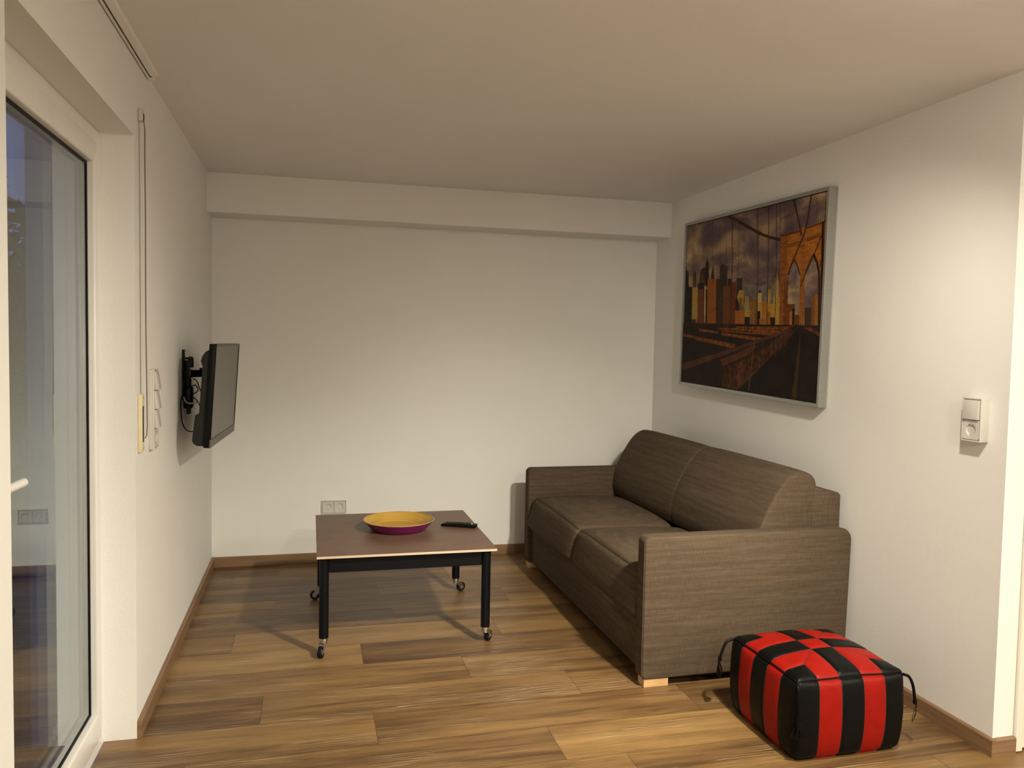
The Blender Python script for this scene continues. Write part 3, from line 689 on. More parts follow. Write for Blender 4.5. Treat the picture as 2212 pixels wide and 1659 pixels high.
ART = [
 (2,(.17, .15, .13),[(.4835, .3598),(.4804, .5795),(.5382, .5959),(.6201, .5787),(.6779, .5941),(.7529, .5814),(.779, .3614)]),
 (0,(.02, .013, .01),[(.0055, .3698),(.0, .4999),(.0, .7469),(.0081, .7207),(.0271, .7016),(.0397, .3699)]),
 (0,(.08, .04, .02),[(.0842, .37),(.0705, .6953),(.0998, .6928),(.1133, .3701)]),
 (0,(.08, .04, .02),[(.0729, .6927),(.083, .7139),(.0985, .6905)]),
 (0,(.06, .035, .02),[(.1357, .6075),(.1335, .6948),(.1592, .7214),(.1822, .7192),(.1883, .6042)]),
 (0,(.1, .055, .02),[(.1453, .631),(.1432, .6819),(.1749, .6792),(.1769, .6288)]),
 (0,(.03, .018, .013),[(.1849, .6044),(.1811, .7479),(.189, .7567),(.1932, .7871),(.2014, .7553),(.21, .745),(.2172, .6023)]),
 (0,(.05, .03, .02),[(.233, .6461),(.235, .6624),(.2475, .7341),(.2631, .6601),(.2651, .6436)]),
 (0,(.022, .017, .012),[(.0055, .3698),(.0, .4999),(.0, .6136),(.0705, .6091),(.0805, .37)]),
 (1,(.42, .27, .05),[(.0755, .402),(.0669, .6069),(.1165, .6038),(.125, .4017)]),
 (0,(.3, .25, .15),[(.1185, .4188),(.111, .5993),(.1218, .5986),(.1293, .4187)]),
 (0,(.03, .015, .015),[(.1291, .3701),(.1184, .628),(.1771, .624),(.1876, .3702)]),
 (1,(.17, .05, .02),[(.1291, .3701),(.1199, .5915),(.1717, .5884),(.1807, .3702)]),
 (0,(.4, .33, .18),[(.1854, .4228),(.1777, .6096),(.1923, .6087),(.1999, .4226)]),
 (0,(.05, .02, .01),[(.2021, .3703),(.1932, .5872),(.211, .5861),(.2199, .3703)]),
 (1,(.3, .1, .02),[(.2171, .3703),(.2058, .6481),(.294, .6415),(.3049, .3705)]),
 (1,(.06, .028, .015),[(.2919, .3705),(.2809, .6424),(.3199, .6395),(.3306, .3706)]),
 (0,(.05, .035, .025),[(.321, .3705),(.3071, .7165),(.3675, .7106),(.381, .3707)]),
 (0,(.05, .035, .025),[(.3073, .7119),(.3258, .7293),(.3676, .7083),(.368, .697)]),
 (1,(.13, .045, .015),[(.3497, .3706),(.3406, .5991),(.398, .5954),(.4068, .3707)]),
 (0,(.03, .022, .016),[(.385, .3481),(.3735, .6377),(.4025, .6355),(.4138, .3483)]),
 (1,(.15, .06, .02),[(.3509, .3706),(.3419, .5981),(.3968, .5946),(.4056, .3707)]),
 (1,(.14, .04, .018),[(.4117, .3707),(.402, .6176),(.4419, .6147),(.4514, .3708)]),
 (0,(.04, .033, .025),[(.4538, .3708),(.4434, .6368),(.4876, .6333),(.4977, .3709)]),
 (0,(.03, .018, .012),[(.4478, .3708),(.4419, .5216),(.4715, .5204),(.4773, .3709)]),
 (0,(.42, .27, .05),[(.4535, .53),(.4697, .5666),(.5018, .5648),(.5059, .5319),(.502, .4842),(.4729, .4852)]),
 (0,(.22, .09, .03),[(.4773, .3709),(.4715, .5226),(.4901, .5217),(.496, .3709)]),
 (1,(.38, .24, .05),[(.519, .371),(.5128, .5316),(.5428, .5302),(.5489, .371)]),
 (1,(.42, .27, .05),[(.5224, .371),(.5192, .4524),(.5553, .4516),(.5584, .371)]),
 (1,(.33, .12, .025),[(.4466, .3708),(.4435, .4515),(.5159, .4499),(.519, .371)]),
 (0,(.02, .013, .01),[(.519, .371),(.5173, .4143),(.5557, .4139),(.5573, .371)]),
 (1,(.24, .11, .03),[(.5601, .3711),(.5548, .5103),(.6042, .5083),(.6094, .3712)]),
 (0,(.04, .02, .015),[(.6094, .3712),(.6046, .4977),(.6234, .497),(.6281, .3712)]),
 (0,(.5, .36, .12),[(.6129, .3541),(.6056, .5467),(.6319, .5453),(.6391, .3543)]),
 (0,(.02, .013, .01),[(.6063, .5453),(.6173, .5615),(.6308, .544)]),
 (1,(.42, .27, .05),[(.619, .3541),(.6138, .4935),(.6472, .4922),(.6523, .3544)]),
 (1,(.36, .15, .03),[(.6415, .3543),(.6362, .4974),(.6709, .4961),(.6761, .3546)]),
 (0,(.42, .26, .06),[(.682, .3546),(.6741, .5666),(.6918, .5655),(.6996, .3548)]),
 (0,(.13, .045, .015),[(.6755, .5618),(.6826, .5755),(.6908, .5609)]),
 (1,(.42, .22, .04),[(.6749, .3546),(.6701, .4843),(.715, .4828),(.7198, .3549)]),
 (1,(.28, .1, .02),[(.6761, .3546),(.673, .4394),(.6964, .439),(.6996, .3548)]),
 (0,(.42, .27, .07),[(.7255, .355),(.7166, .5965),(.7242, .6539),(.7394, .5949),(.751, .3551)]),
 (1,(.42, .27, .05),[(.718, .3549),(.712, .5178),(.7574, .5157),(.7633, .3552)]),
 (0,(.02, .013, .01),[(.6966, .3547),(.6946, .4109),(.7263, .4106),(.7283, .355)]),
 (0,(.02, .013, .01),[(.6098, .3541),(.6064, .4456),(.6278, .4451),(.6312, .3542)]),
 (1,(.3, .12, .02),[(.6251, .3542),(.6233, .4021),(.6978, .4015),(.6996, .3548)]),
 (1,(.14, .05, .02),[(.8061, .3556),(.8017, .4776),(.8472, .476),(.8515, .3559)]),
 (1,(.34, .14, .04),[(.8196, .3557),(.8165, .4411),(.8326, .4408),(.8356, .3558)]),
 (0,(.02, .013, .01),[(.8356, .3558),(.8321, .4542),(.8453, .4538),(.8488, .3559)]),
 (1,(.13, .045, .015),[(.8488, .3559),(.8464, .4227),(.8777, .4222),(.8801, .3561)]),
 (1,(.06, .035, .02),[(.9081, .3563),(.9046, .4567),(.9469, .4555),(.9504, .3567)]),
 (1,(.18, .08, .025),[(.9455, .3566),(.9397, .5224),(.9858, .5201),(.9914, .357)]),
 (1,(.28, .13, .03),[(.965, .3568),(.9593, .5214),(.9786, .5205),(.9843, .3569)]),
 (3,(.25, .08, .018),[(.7555, .3552),(.7388, .8413),(.7667, .8402),(.7834, .8345),(.7936, .6272),(.8004, .5905),(.8061, .3556)]),
 (3,(.36, .13, .02),[(.7801, .7737),(.7779, .8353),(.8603, .8403),(.8665, .8548),(.8906, .853),(.981, .8634),(.9996, .8728),(1.0, .861),(1.0, .6721),(.9796, .6286),(.973, .6525),(.9378, .7162),(.9122, .6694),(.8938, .6188),(.8681, .621),(.859, .6571),(.8312, .7),(.8111, .6662),(.7936, .6272)]),
 (3,(.3, .1, .02),[(.8775, .3561),(.8674, .6387),(.8533, .8171),(.8869, .812),(.8967, .636),(.8953, .575),(.903, .3563)]),
 (3,(.2, .07, .015),[(1.0, .3426),(.9836, .3484),(.9764, .6119),(.9691, .6551),(1.0, .7257)]),
 (0,(.12, .04, .012),[(.7365, .8278),(.74, .8411),(.7833, .8367),(.7848, .8252)]),
 (0,(.13, .04, .012),[(.7779, .8389),(.778, .8289),(.8579, .8313),(.8577, .8413)]),
 (0,(.13, .04, .012),[(.8905, .8514),(.8911, .8414),(.9815, .8521),(.9809, .862)]),
 (0,(.13, .04, .012),[(.9802, .8618),(.9823, .8523),(1.0, .8597),(.9979, .8693)]),
 (0,(.14, .045, .012),[(.7798, .7822),(.78, .7762),(.8597, .7822),(.8595, .7882)]),
 (0,(.14, .045, .012),[(.7802, .7721),(.7804, .7661),(.8601, .7711),(.8599, .7771)]),
 (0,(.14, .045, .012),[(.8939, .7943),(.8946, .7883),(.9737, .8045),(.9731, .8105)]),
 (0,(.14, .045, .012),[(.8943, .7855),(.8948, .7796),(.9741, .7939),(.9735, .7998)]),
 (3,(.16, .05, .015),[(.7816, .3554),(.7729, .5948),(.7986, .5929),(.8061, .3556)]),
 (0,(.05, .02, .012),[(.7949, .6238),(.8003, .6209),(.8136, .6693),(.8083, .6722)]),
 (0,(.05, .02, .012),[(.8089, .6735),(.813, .6679),(.8333, .6972),(.8292, .7028)]),
 (0,(.05, .02, .012),[(.8334, .7025),(.829, .6974),(.8486, .6642),(.853, .6693)]),
 (0,(.05, .02, .012),[(.8534, .6686),(.8483, .6649),(.8655, .6191),(.8706, .6228)]),
 (0,(.035, .015, .012),[(.9419, .7202),(.9337, .7122),(.9573, .6646),(.9655, .6726)]),
 (0,(.035, .015, .012),[(.9661, .6709),(.9567, .6663),(.9707, .6097),(.9801, .6143)]),
 (0,(.035, .015, .012),[(.9804, .6125),(.9704, .6114),(.984, .3564),(.994, .3575)]),
 (0,(.12, .04, .012),[(.8964, .6375),(.9001, .6343),(.9163, .6719),(.9127, .675)]),
 (0,(.12, .04, .012),[(.9128, .6753),(.9162, .6717),(.9395, .7144),(.9361, .7181)]),
 (0,(.06, .025, .016),[(.3734, 1.0),(.3561, 1.0),(.3542, .9923),(.4288, .9565),(.4325, .9717)]),
 (0,(.06, .025, .016),[(.4329, .9714),(.4283, .9568),(.5118, .9054),(.5164, .92)]),
 (0,(.06, .025, .016),[(.5161, .9202),(.512, .9052),(.6077, .8538),(.6117, .8687)]),
 (0,(.06, .025, .016),[(.4743, .9465),(.4702, .9327),(.5303, .8979),(.5344, .9117)]),
 (0,(.06, .025, .016),[(.5345, .9117),(.5302, .8979),(.5882, .862),(.5926, .8757)]),
 (0,(.06, .025, .016),[(.592, .876),(.5888, .8617),(.6625, .8291),(.6657, .8434)]),
 (0,(.06, .025, .016),[(.6654, .8435),(.6629, .8289),(.7387, .8039),(.7412, .8185)]),
 (0,(.05, .03, .025),[(.0566, .9954),(.0551, .9953),(.0684, .6138),(.0699, .6139)]),
 (0,(.05, .03, .025),[(.1541, .9926),(.1526, .9924),(.1783, .589),(.1798, .5892)]),
 (0,(.05, .03, .025),[(.2265, .9978),(.2249, .9976),(.2559, .6018),(.2574, .602)]),
 (0,(.05, .03, .025),[(.2903, .9952),(.2887, .995),(.3125, .7007),(.3141, .7009)]),
 (0,(.05, .03, .025),[(.3413, .9946),(.3397, .9944),(.3617, .6456),(.3633, .6458)]),
 (0,(.05, .03, .025),[(.4462, .9757),(.4446, .9756),(.4584, .6217),(.4599, .6218)]),
 (0,(.1, .035, .02),[(.3913, .986),(.3871, .9855),(.4041, .7251),(.4084, .7256)]),
 (0,(.1, .035, .02),[(.4084, .7254),(.4041, .7253),(.4061, .2427),(.4104, .2428)]),
 (0,(.09, .03, .02),[(.5781, 1.0),(.5745, 1.0),(.5968, .6739),(.6004, .6744)]),
 (0,(.09, .03, .02),[(.6004, .6742),(.5968, .6741),(.6019, .2741),(.6055, .2742)]),
 (0,(.09, .03, .02),[(.6529, .9963),(.65, .996),(.665, .6983),(.6678, .6986)]),
 (0,(.09, .03, .02),[(.6678, .6986),(.665, .6984),(.6762, .3454),(.679, .3456)]),
 (0,(.09, .03, .02),[(.7041, 1.0),(.7013, 1.0),(.7199, .6926),(.7227, .693)]),
 (0,(.09, .03, .02),[(.7227, .6929),(.7199, .6927),(.7289, .346),(.7318, .3462)]),
 (0,(.09, .03, .02),[(.7261, 1.0),(.7239, 1.0),(.7384, .8254),(.7405, .8257)]),
 (0,(.07, .03, .03),[(.7521, .9954),(.7507, .9952),(.7619, .8369),(.7633, .8371)]),
 (0,(.07, .03, .03),[(.7638, .9959),(.7624, .9957),(.7736, .8351),(.775, .8353)]),
 (0,(.07, .03, .03),[(.7745, .9964),(.7731, .9962),(.7843, .8334),(.7858, .8336)]),
 (0,(.07, .03, .03),[(.7852, .9968),(.7837, .9966),(.795, .8318),(.7964, .832)]),
 (0,(.07, .03, .03),[(.7975, .9973),(.7961, .9971),(.8073, .8299),(.8087, .8301)]),
 (0,(.07, .03, .03),[(.8079, .9978),(.8065, .9976),(.8178, .8283),(.8192, .8285)]),
 (0,(.07, .03, .03),[(.9427, .9943),(.9412, .9942),(.9444, .8578),(.9458, .8579)]),
 (0,(.07, .03, .03),[(.9546, .9917),(.9532, .9916),(.9563, .8558),(.9578, .8558)]),
 (0,(.07, .03, .03),[(.9664, .9891),(.965, .989),(.9681, .8538),(.9696, .8538)]),
 (0,(.07, .03, .03),[(.9782, .9865),(.9767, .9865),(.9799, .8518),(.9813, .8518)]),
 (0,(.07, .03, .03),[(.9883, .9843),(.9868, .9843),(.9899, .8501),(.9914, .8501)]),
 (0,(.05, .03, .03),[(.4781, .4908),(.4788, .4893),(.7029, .694),(.7022, .6955)]),
 (0,(.05, .03, .03),[(.5048, .494),(.5055, .4925),(.7126, .6854),(.7119, .6869)]),
 (0,(.05, .03, .03),[(.5311, .497),(.5319, .4955),(.7222, .6769),(.7215, .6784)]),
 (0,(.05, .03, .03),[(.557, .5001),(.5578, .4986),(.7318, .6685),(.731, .67)]),
 (0,(.05, .03, .03),[(.5825, .503),(.5833, .5016),(.7413, .6601),(.7405, .6616)]),
 (0,(.05, .03, .03),[(.6076, .5059),(.6084, .5045),(.7507, .6518),(.7499, .6532)]),
 (0,(.05, .03, .03),[(.6323, .5088),(.6331, .5074),(.7601, .6435),(.7593, .6449)]),
 (0,(.05, .02, .015),[(.2108, .4301),(.2116, .4273),(.3883, .5252),(.3875, .528)]),
 (0,(.06, .025, .016),[(.8144, 1.0),(.8082, 1.0),(.8062, .9987),(.8313, .92),(.8385, .9245)]),
 (0,(.06, .025, .016),[(.8385, .9244),(.8313, .9202),(.8627, .8131),(.87, .8172)]),
 (0,(.06, .025, .016),[(.9136, 1.0),(.9071, 1.0),(.8958, .9024),(.9021, .901)]),
 (0,(.06, .025, .016),[(.902, .9005),(.8959, .9029),(.8808, .8268),(.887, .8244)]),
 (0,(.06, .025, .016),[(.8866, .8232),(.8812, .8281),(.8525, .7662),(.8579, .7613)]),
 (0,(.06, .025, .016),[(.8579, .7613),(.8525, .7662),(.8133, .6817),(.8187, .6768)]),
 (0,(.06, .025, .016),[(.8189, .6771),(.8132, .6813),(.7935, .6291),(.7992, .6249)]),
 (0,(.06, .025, .016),[(.9807, .7965),(.9763, .8),(.9452, .7232),(.9496, .7198)]),
 (0,(.06, .025, .016),[(.9495, .7195),(.9454, .7235),(.899, .6289),(.9031, .6249)]),
 (0,(.06, .025, .016),[(.9032, .6252),(.8989, .6286),(.8731, .5649),(.8775, .5614)]),
 (0,(.03, .013, .012),[(.9763, .8621),(.9882, .8622),(1.0, .5734),(1.0, .3486),(.9965, .3486)]),
 (0,(.08, .04, .03),[(.7303, .9178),(.7306, .9148),(.9024, .9496),(.9021, .9526)]),
 (0,(.022, .015, .012),[(.0, .0),(.0, .3795),(.9981, .3691),(1.0, .291),(1.0, .0)]),
 (0,(.035, .02, .014),[(.0, .3773),(.4127, .3713),(.4024, .3508),(.0, .3544)]),
 (4,(.17, .05, .012),[(.5914, .362),(.7783, .363),(.8552, .3687),(.7793, .3357),(.7126, .3162),(.5675, .3327),(.4135, .3509)]),
 (4,(.24, .075, .018),[(.151, .3444),(.3175, .3313),(.3181, .3158),(.1517, .329)]),
 (4,(.24, .075, .018),[(.3166, .3522),(.7748, .3386),(.7529, .3288),(.317, .3426)]),
 (4,(.24, .075, .018),[(.3468, .3234),(.6617, .3001),(.619, .2845),(.3475, .308)]),
 (4,(.24, .075, .018),[(.0015, .311),(.1073, .2995),(.108, .2817),(.0023, .2918)]),
 (4,(.24, .075, .018),[(.1173, .2953),(.4609, .2589),(.4483, .2334),(.1182, .274)]),
 (4,(.24, .075, .018),[(.3463, .3358),(.7351, .3241),(.7034, .3153),(.3466, .3296)]),
 (4,(.24, .075, .018),[(.4623, .3614),(.7698, .3538),(.77, .3484),(.4625, .3553)]),
 (4,(.075, .03, .014),[(.3889, .1248),(.5969, .2175),(.7051, .2677),(.8054, .3361),(.864, .3546),(.8237, .3042),(.7033, .1931),(.6013, .1021),(.4922, .0029),(.3653, .0049)]),
 (0,(.09, .035, .022),[(.0029, .1141),(.3284, .2039),(.5944, .283),(.822, .3524),(.8476, .3473),(.6194, .2722),(.3862, .1945),(.0084, .0688)]),
 (0,(.1, .035, .018),[(.3417, .1629),(.4577, .2024),(.5951, .2637),(.6151, .2568),(.5722, .2085),(.4592, .1622),(.378, .1157)]),
 (4,(.13, .045, .018),[(.4762, .0031),(.4972, .1488),(.5272, .1824),(.5397, .1282),(.5184, .0079)]),
 (0,(.03, .015, .012),[(.3542, .1187),(.3562, .1091),(.5981, .205),(.5962, .2146)]),
 (0,(.03, .015, .012),[(.5958, .2144),(.5985, .2052),(.7108, .2707),(.7081, .2799)]),
 (0,(.1, .04, .02),[(.4907, .0062),(.4936, .0),(.4943, .0),(.6028, .0988),(.5997, .1055)]),
 (0,(.1, .04, .02),[(.5997, .1055),(.6028, .0988),(.7048, .1897),(.7017, .1964)]),
 (0,(.017, .012, .01),[(.8782, .361),(.9007, .3611),(1.0, .312),(1.0, .0),(.4936, .0),(.7033, .1912),(.8077, .2714)]),
 (0,(.055, .03, .014),[(.885, .3197),(.892, .3199),(.8909, .1764),(.8829, .0002),(.8603, .0),(.8537, .0),(.8746, .1753)]),
 (0,(.15, .06, .03),[(.5998, .2711),(.5948, .2719),(.5725, .005),(.5774, .0042)]),
 (0,(.13, .05, .025),[(.5162, .2371),(.5133, .2371),(.5131, .1738),(.516, .1738)]),
 (0,(.13, .05, .025),[(.3896, .4288),(.3867, .4287),(.3917, .2317),(.3946, .2319)]),
 (0,(.13, .05, .025),[(.6612, .2887),(.6584, .2887),(.6588, .2131),(.6617, .2132)]),
 (0,(.13, .05, .025),[(.7164, .3126),(.7136, .3125),(.7154, .2013),(.7182, .2014)]),
 (0,(.13, .05, .025),[(.7435, .3169),(.7407, .3168),(.7423, .2102),(.7452, .2103)]),
 (0,(.13, .05, .025),[(.772, .332),(.7692, .3319),(.7705, .2336),(.7734, .2337)]),
 (0,(.13, .05, .025),[(.8024, .3397),(.7995, .3396),(.8001, .2639),(.803, .264)]),
 (4,(.14, .045, .015),[(.9048, .3584),(.9444, .3621),(.9992, .3355),(.9999, .3153)]),
]
def artmat(name, kind):
    m, t, N, L, b = nodes(name); b.inputs['Roughness'].default_value = .55; b.inputs['Specular IOR Level'].default_value = .08
    at = N.new('ShaderNodeAttribute'); at.attribute_name = 'ink'
    if kind == 'sky':
        tc = N.new('ShaderNodeTexCoord'); mp = N.new('ShaderNodeMapping'); L.new(tc.outputs['UV'], mp.inputs[0]); mp.inputs['Scale'].default_value = (3.6, 4.6, 1); mp.inputs['Rotation'].default_value = (0, 0, .5)
        n = noise(N, L, mp.outputs[0], 1.0, 6, .6, .5)
        rr = ramp(N, L, n.outputs['Fac'], [(.34, (.085, .055, .070)), (.45, (.135, .090, .098)), (.53, (.22, .15, .115)), (.62, (.40, .27, .15)), (.72, (.55, .43, .33))])
        src = rr.outputs[0]
    else:
        tc = N.new('ShaderNodeTexCoord'); mp = N.new('ShaderNodeMapping'); L.new(tc.outputs['UV'], mp.inputs[0])
        if kind == 'windows':
            br = N.new('ShaderNodeTexBrick'); br.offset = 0; br.inputs['Scale'].default_value = 1; mp.inputs['Scale'].default_value = (120, 90, 1)
            br.inputs['Brick Width'].default_value = 1; br.inputs['Row Height'].default_value = 1; br.inputs['Mortar Size'].default_value = .16
            br.inputs['Color1'].default_value = (.5, .45, .42, 1); br.inputs['Color2'].default_value = (.85, .8, .8, 1); br.inputs['Mortar'].default_value = (1.25, 1.2, 1.15, 1)
            L.new(mp.outputs[0], br.inputs['Vector']); fac = br.outputs['Color']
        elif kind == 'deck':
            mp.inputs['Scale'].default_value = (46, 30, 1); mp.inputs['Rotation'].default_value = (0, 0, -.3); n = noise(N, L, mp.outputs[0], 1, 4, .7)
            fac = ramp(N, L, n.outputs['Fac'], [(.35, (.3, .25, .22)), (.65, (1.3, 1.3, 1.3))]).outputs[0]
        else:
            mp.inputs['Scale'].default_value = (26, 60, 1) if kind == 'stone' else (9, 9, 1); n = noise(N, L, mp.outputs[0], 1, 5, .65)
            fac = ramp(N, L, n.outputs['Fac'], [(.3, (.6, .55, .5)), (.7, (1.3, 1.3, 1.3))]).outputs[0]
        mx = N.new('ShaderNodeVectorMath'); mx.operation = 'MULTIPLY'; L.new(at.outputs['Vector'], mx.inputs[0]); L.new(fac, mx.inputs[1]); src = mx.outputs[0]
    L.new(src, b.inputs['Base Color']); return m
AM = [artmat('print_ink', 'plain'), artmat('print_windows', 'windows'), artmat('print_haze', 'plain'), artmat('print_stone', 'stone'), artmat('print_deck', 'deck'), artmat('print_clouds', 'sky')]
bm = bmesh.new(); ink = bm.loops.layers.float_color.new('ink'); uvl = bm.loops.layers.uv.new('UVMap')
iw, ih = pw-2*fw-.008, ph-2*fw-.008
for k, (mi, col, P) in enumerate([(5, (.1, .1, .1), [(0, 0), (1, 0), (1, 1), (0, 1)])]+ART):
    ar = sum(P[i-1][0]*P[i][1]-P[i][0]*P[i-1][1] for i in range(len(P)))
    if ar < 0: P = P[::-1]
    try: q = bm.faces.new([bm.verts.new(((a-.5)*iw, (b_-.5)*ih, .0364+k*.00002)) for a, b_ in P])
    except ValueError: continue
    q.material_index = mi
    for lp, (a, b_) in zip(q.loops, P): lp[ink] = (*col, 1); lp[uvl].uv = (a, b_)
bmesh.ops.triangulate(bm, faces=[q for q in bm.faces if len(q.verts) > 4])
for v in bm.verts: v.co = MP@v.co-Vector((WX, pyc, pzc))
me = bpy.data.meshes.new('print'); bm.to_mesh(me); bm.free()
for q in AM: me.materials.append(q)
pr_ = bpy.data.objects.new('print', me); C.objects.link(pr_); pr_.parent = pic

# ================================================================ SOCKETS AND SWITCHES
def frame_for(org, right, nrm):
    right, nrm = Vector(right), Vector(nrm); M_ = Matrix((right, Vector((0, 0, 1)), nrm)).transposed().to_4x4(); M_.translation = org; return M_
def local(mb, M_): bmesh.ops.transform(mb.b, matrix=M_, verts=mb.b.verts[:]); return mb
def socket_insert(M_, cx, cy, z, par):
    """square insert with a round recessed cup, two pin holes and two earth clips"""
    m = MB(); h = .034; ns = 48; rows = [[], [], [], [], [], []]
    for k in range(ns):
        a = 2*PI*(k+.5)/ns; ca, sa = math.cos(a), math.sin(a); s = h/max(abs(ca), abs(sa))
        for row, (x, y, zz) in zip(rows, ((ca*s, sa*s, -.004), (ca*s, sa*s, 0), (ca*.0222, sa*.0222, .0004), (ca*.0208, sa*.0208, 0), (ca*.0195, sa*.0195, -.013), (0.0001*ca, .0001*sa, -.013))):
            row.append(Vector((cx+x, cy+y, z+zz)))
    m.grid(rows, closev=True); so = build('socket_insert', local(m, M_), PLASTIC, par, 35)
    for sx in (-1, 1):
        m = MB(); m.cyl((cx+sx*.0095, cy, z-.0131), (cx+sx*.0095, cy, z-.0122), .0028, seg=14); build('pin_hole', local(m, M_), DARKSLOT, so)
        m = MB(); m.box((cx-.003, cy+sx*.0185-.002, z-.012), (cx+.003, cy+sx*.0185+.002, z-.0015), .0005, 1); build('earth_clip', local(m, M_), CHROME, so)
def rocker(M_, cx, cy, z, par, tilt=.0035):
    m = MB(); h = .034
    m.prism([(cx-h, cy-h, z-.004), (cx-h, cy-h, z+.0025+tilt), (cx-h, cy+h, z+.0025), (cx-h, cy+h, z-.004)], (2*h, 0, 0), .001, 2); build('rocker', local(m, M_), PLASTIC, par, 40)
def plate(M_, w_, h_, d_, par, holes):
    m = MB()
    m.box((-w_/2, -h_/2, 0), (w_/2, h_/2, d_-.006), .002)
    e = .0365
    O = [(-w_/2, -h_/2), (w_/2, -h_/2), (w_/2, h_/2), (-w_/2, h_/2)]
    x0 = min(c[0] for c in holes)-e; x1 = max(c[0] for c in holes)+e; y0 = min(c[1] for c in holes)-e; y1 = max(c[1] for c in holes)+e
    I = [(x0, y0), (x1, y0), (x1, y1), (x0, y1)]
    for i in range(4):
        j = (i+1) % 4; m.prism([(*O[i], d_-.008), (*O[j], d_-.008), (*I[j], d_-.008), (*I[i], d_-.008)], (0, 0, .008), .0012, 2)
    build('cover_frame', local(m, M_), PLASTIC, par, 40)
# double outlet on the back wall
ol = thing('power_outlet', 'white double power socket low on the back wall behind the coffee table', 'power outlet', (.7225, 0, .347))
M_ = frame_for((.7225, 0, .347), (1, 0, 0), (0, -1, 0))
M_ = Matrix((Vector((1, 0, 0)), Vector((0, 0, 1)), Vector((0, -1, 0)))).transposed().to_4x4(); M_.translation = (.7225, 0, .3465)
plate(M_, .152, .084, .011, ol, [(-.0355, 0), (.0355, 0)])
for sx in (-.0355, .0355): socket_insert(M_, sx, 0, .011, ol)
# switch over socket, surface box on the right wall
sw = thing('light_switch', 'white switch and socket in one surface-mounted box on the right wall', 'light switch', (WX, -2.757, 1.153))
M_ = Matrix((Vector((0, -1, 0)), Vector((0, 0, 1)), Vector((-1, 0, 0)))).transposed().to_4x4(); M_.translation = (WX, -2.757, 1.153)
plate(M_, .083, .153, .036, sw, [(0, -.0355), (0, .0355)])
rocker(M_, 0, .0355, .036, sw, .005); socket_insert(M_, 0, -.0355, .036, sw)
# switch column on the left wall
sl = thing('light_switch', 'white vertical column of three switches above a socket beside the balcony door', 'light switch', (0, -1.878, 1.123))
M_ = Matrix((Vector((0, 1, 0)), Vector((0, 0, 1)), Vector((1, 0, 0)))).transposed().to_4x4(); M_.translation = (0, -1.878, 1.123)
plate(M_, .082, .296, .020, sl, [(0, -.1065), (0, -.0355), (0, .0355), (0, .1065)])
for k in (0, 1, 2): rocker(M_, 0, .1065-.071*k, .020, sl, .010)
socket_insert(M_, 0, -.1065, .020, sl)
# roller-shutter belt and winder
bw = thing('belt_winder', 'yellowed shutter belt winder on the left wall beside the switch column', 'belt winder', (0, -2.09, 1.09))
m = MB(); m.box((0, -2.108, .990), (.014, -2.068, 1.192), .004); build('winder_case', m, CREAM, bw, 40)
m = MB(); m.box((.0135, -2.098, 1.025), (.0150, -2.080, 1.150), .0005); build('belt_slot', m, DARKSLOT, bw)
for z in (1.003, 1.178): m = MB(); m.cyl((.013, -2.088, z), (.0155, -2.088, z), .0045, seg=14); build('screw', m, CHROME, bw, 40)
gd = thing('belt_guide', 'small white belt guide high on the left wall above the winder', 'belt guide', (0, -2.07, 2.145))
m = MB(); m.box((0, -2.085, 2.125), (.016, -2.055, 2.165), .004); build('guide_body', m, PLASTIC, gd, 40)
m = MB(); m.box((.0155, -2.078, 2.128), (.0175, -2.062, 2.150), .0005); build('belt_slot', m, DARKSLOT, gd)
m = MB(); rows = []
for z, x in ((2.140, .014), (2.10, .019), (2.02, .0185), (1.8, .020), (1.6, .0195), (1.4, .020), (1.2, .022), (1.08, .023), (1.045, .021), (1.035, .016)):
    rows.append([(x, -2.078, z), (x, -2.062, z), (x+.0014, -2.062, z), (x+.0014, -2.078, z)])
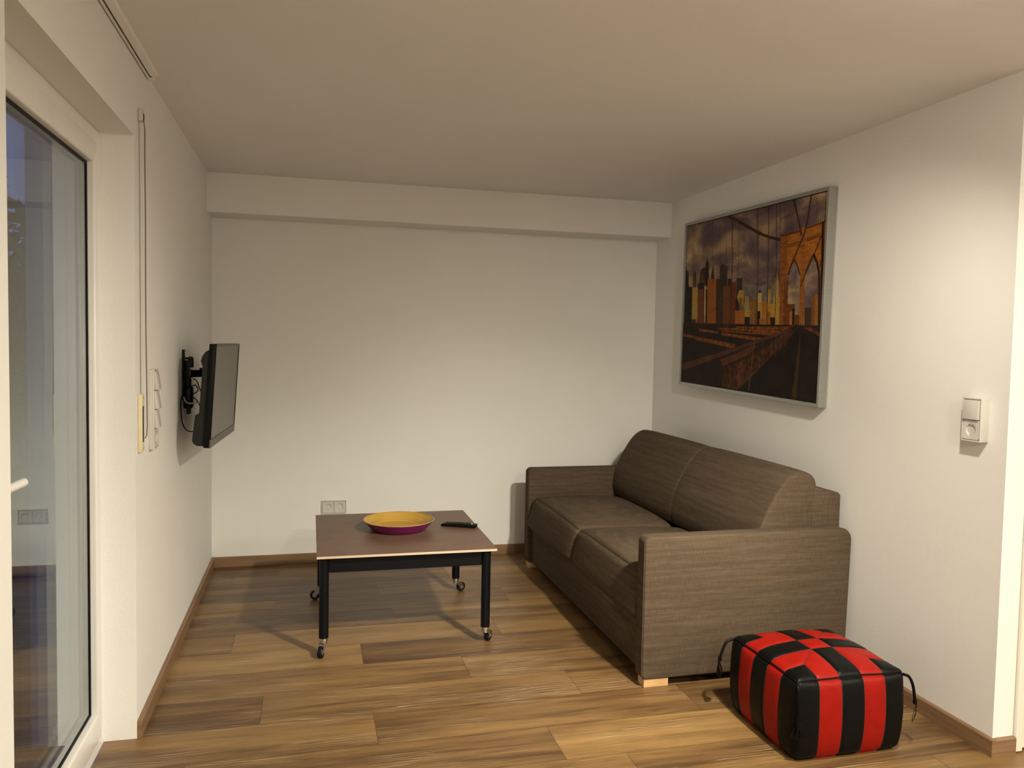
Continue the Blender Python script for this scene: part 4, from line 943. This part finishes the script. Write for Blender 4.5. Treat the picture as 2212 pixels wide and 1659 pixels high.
m.grid(rows, closev=True); tag(build('shutter_belt', m, STRAP, None, origin=(.02, -2.07, 1.04)), 'thin grey shutter belt hanging vertically down the left wall into the winder', 'belt')
# curtain rail on the ceiling
cr = thing('curtain_rail', 'slim white curtain rail with a dark slot along the ceiling over the balcony door', 'curtain rail', (.03, -3.0, H))
zb = H-.018
m = MB(); m.box((.004, -4.3, zb), (.012, -1.925, H), .0008, 1); m.box((.018, -4.3, zb), (.042, -1.965, H), .0008, 1); m.box((.004, -4.3, H-.006), (.04, -1.93, H)); m.box((.003, -1.935, zb-.001), (.024, -1.917, H), .001, 1)
build('rail_profile', m, PVC, cr)
m = MB(); m.box((.0118, -4.3, zb+.004), (.0182, -1.936, H-.004)); build('slot', m, DARKSLOT, cr)

# ================================================================ CEILING LAMPS (one just above the frame, plus two added for fill)
def lamp(x, y, rad, label):
    t = thing('ceiling_lamp', label, 'ceiling lamp', (x, y, H))
    m = MB(); m.lathe([(0, 0), (rad*.9, 0), (rad*.9, -.012), (rad*.86, -.014), (0, -.014)], (x, y, H), 48); build('lamp_base', m, PVC, t, 40)
    hh_ = .080 if .13 < rad < .2 else .042
    m = MB(); m.lathe([(rad*.86, -.012), (rad*.97, -.014), (rad, -.020), (rad*.98, -hh_*.8), (rad*.9, -hh_*.95), (rad*.5, -hh_), (0, -hh_)], (x, y, H), 48); build('diffuser', m, OPAL if rad < .11 else OPAL_FILL, t, 60)
    return t
t = lamp(LX, LY, .10, 'round white ceiling lamp over the pouf, with five added fill spot heads')
for (hx_, hy_), aim, _p, _a in FILL_SPOTS:
    ad = Vector(aim).normalized(); c0 = Vector((LX+hx_, LY+hy_, H-.085)); m = MB()
    m.tube([c0-ad*.022, c0-ad*.018, c0+ad*.022], [.010, .020, .024], 20, False); build('fill_spot_head', m, PVC, t, 40)  # shell added around each fill spot
lamp(1.6, -6.1, .14, 'added round opal fill lamp at the rear of the room')
lamp(3.9, -5.2, .33, 'added wide round opal fill lamp in front of the interior door')
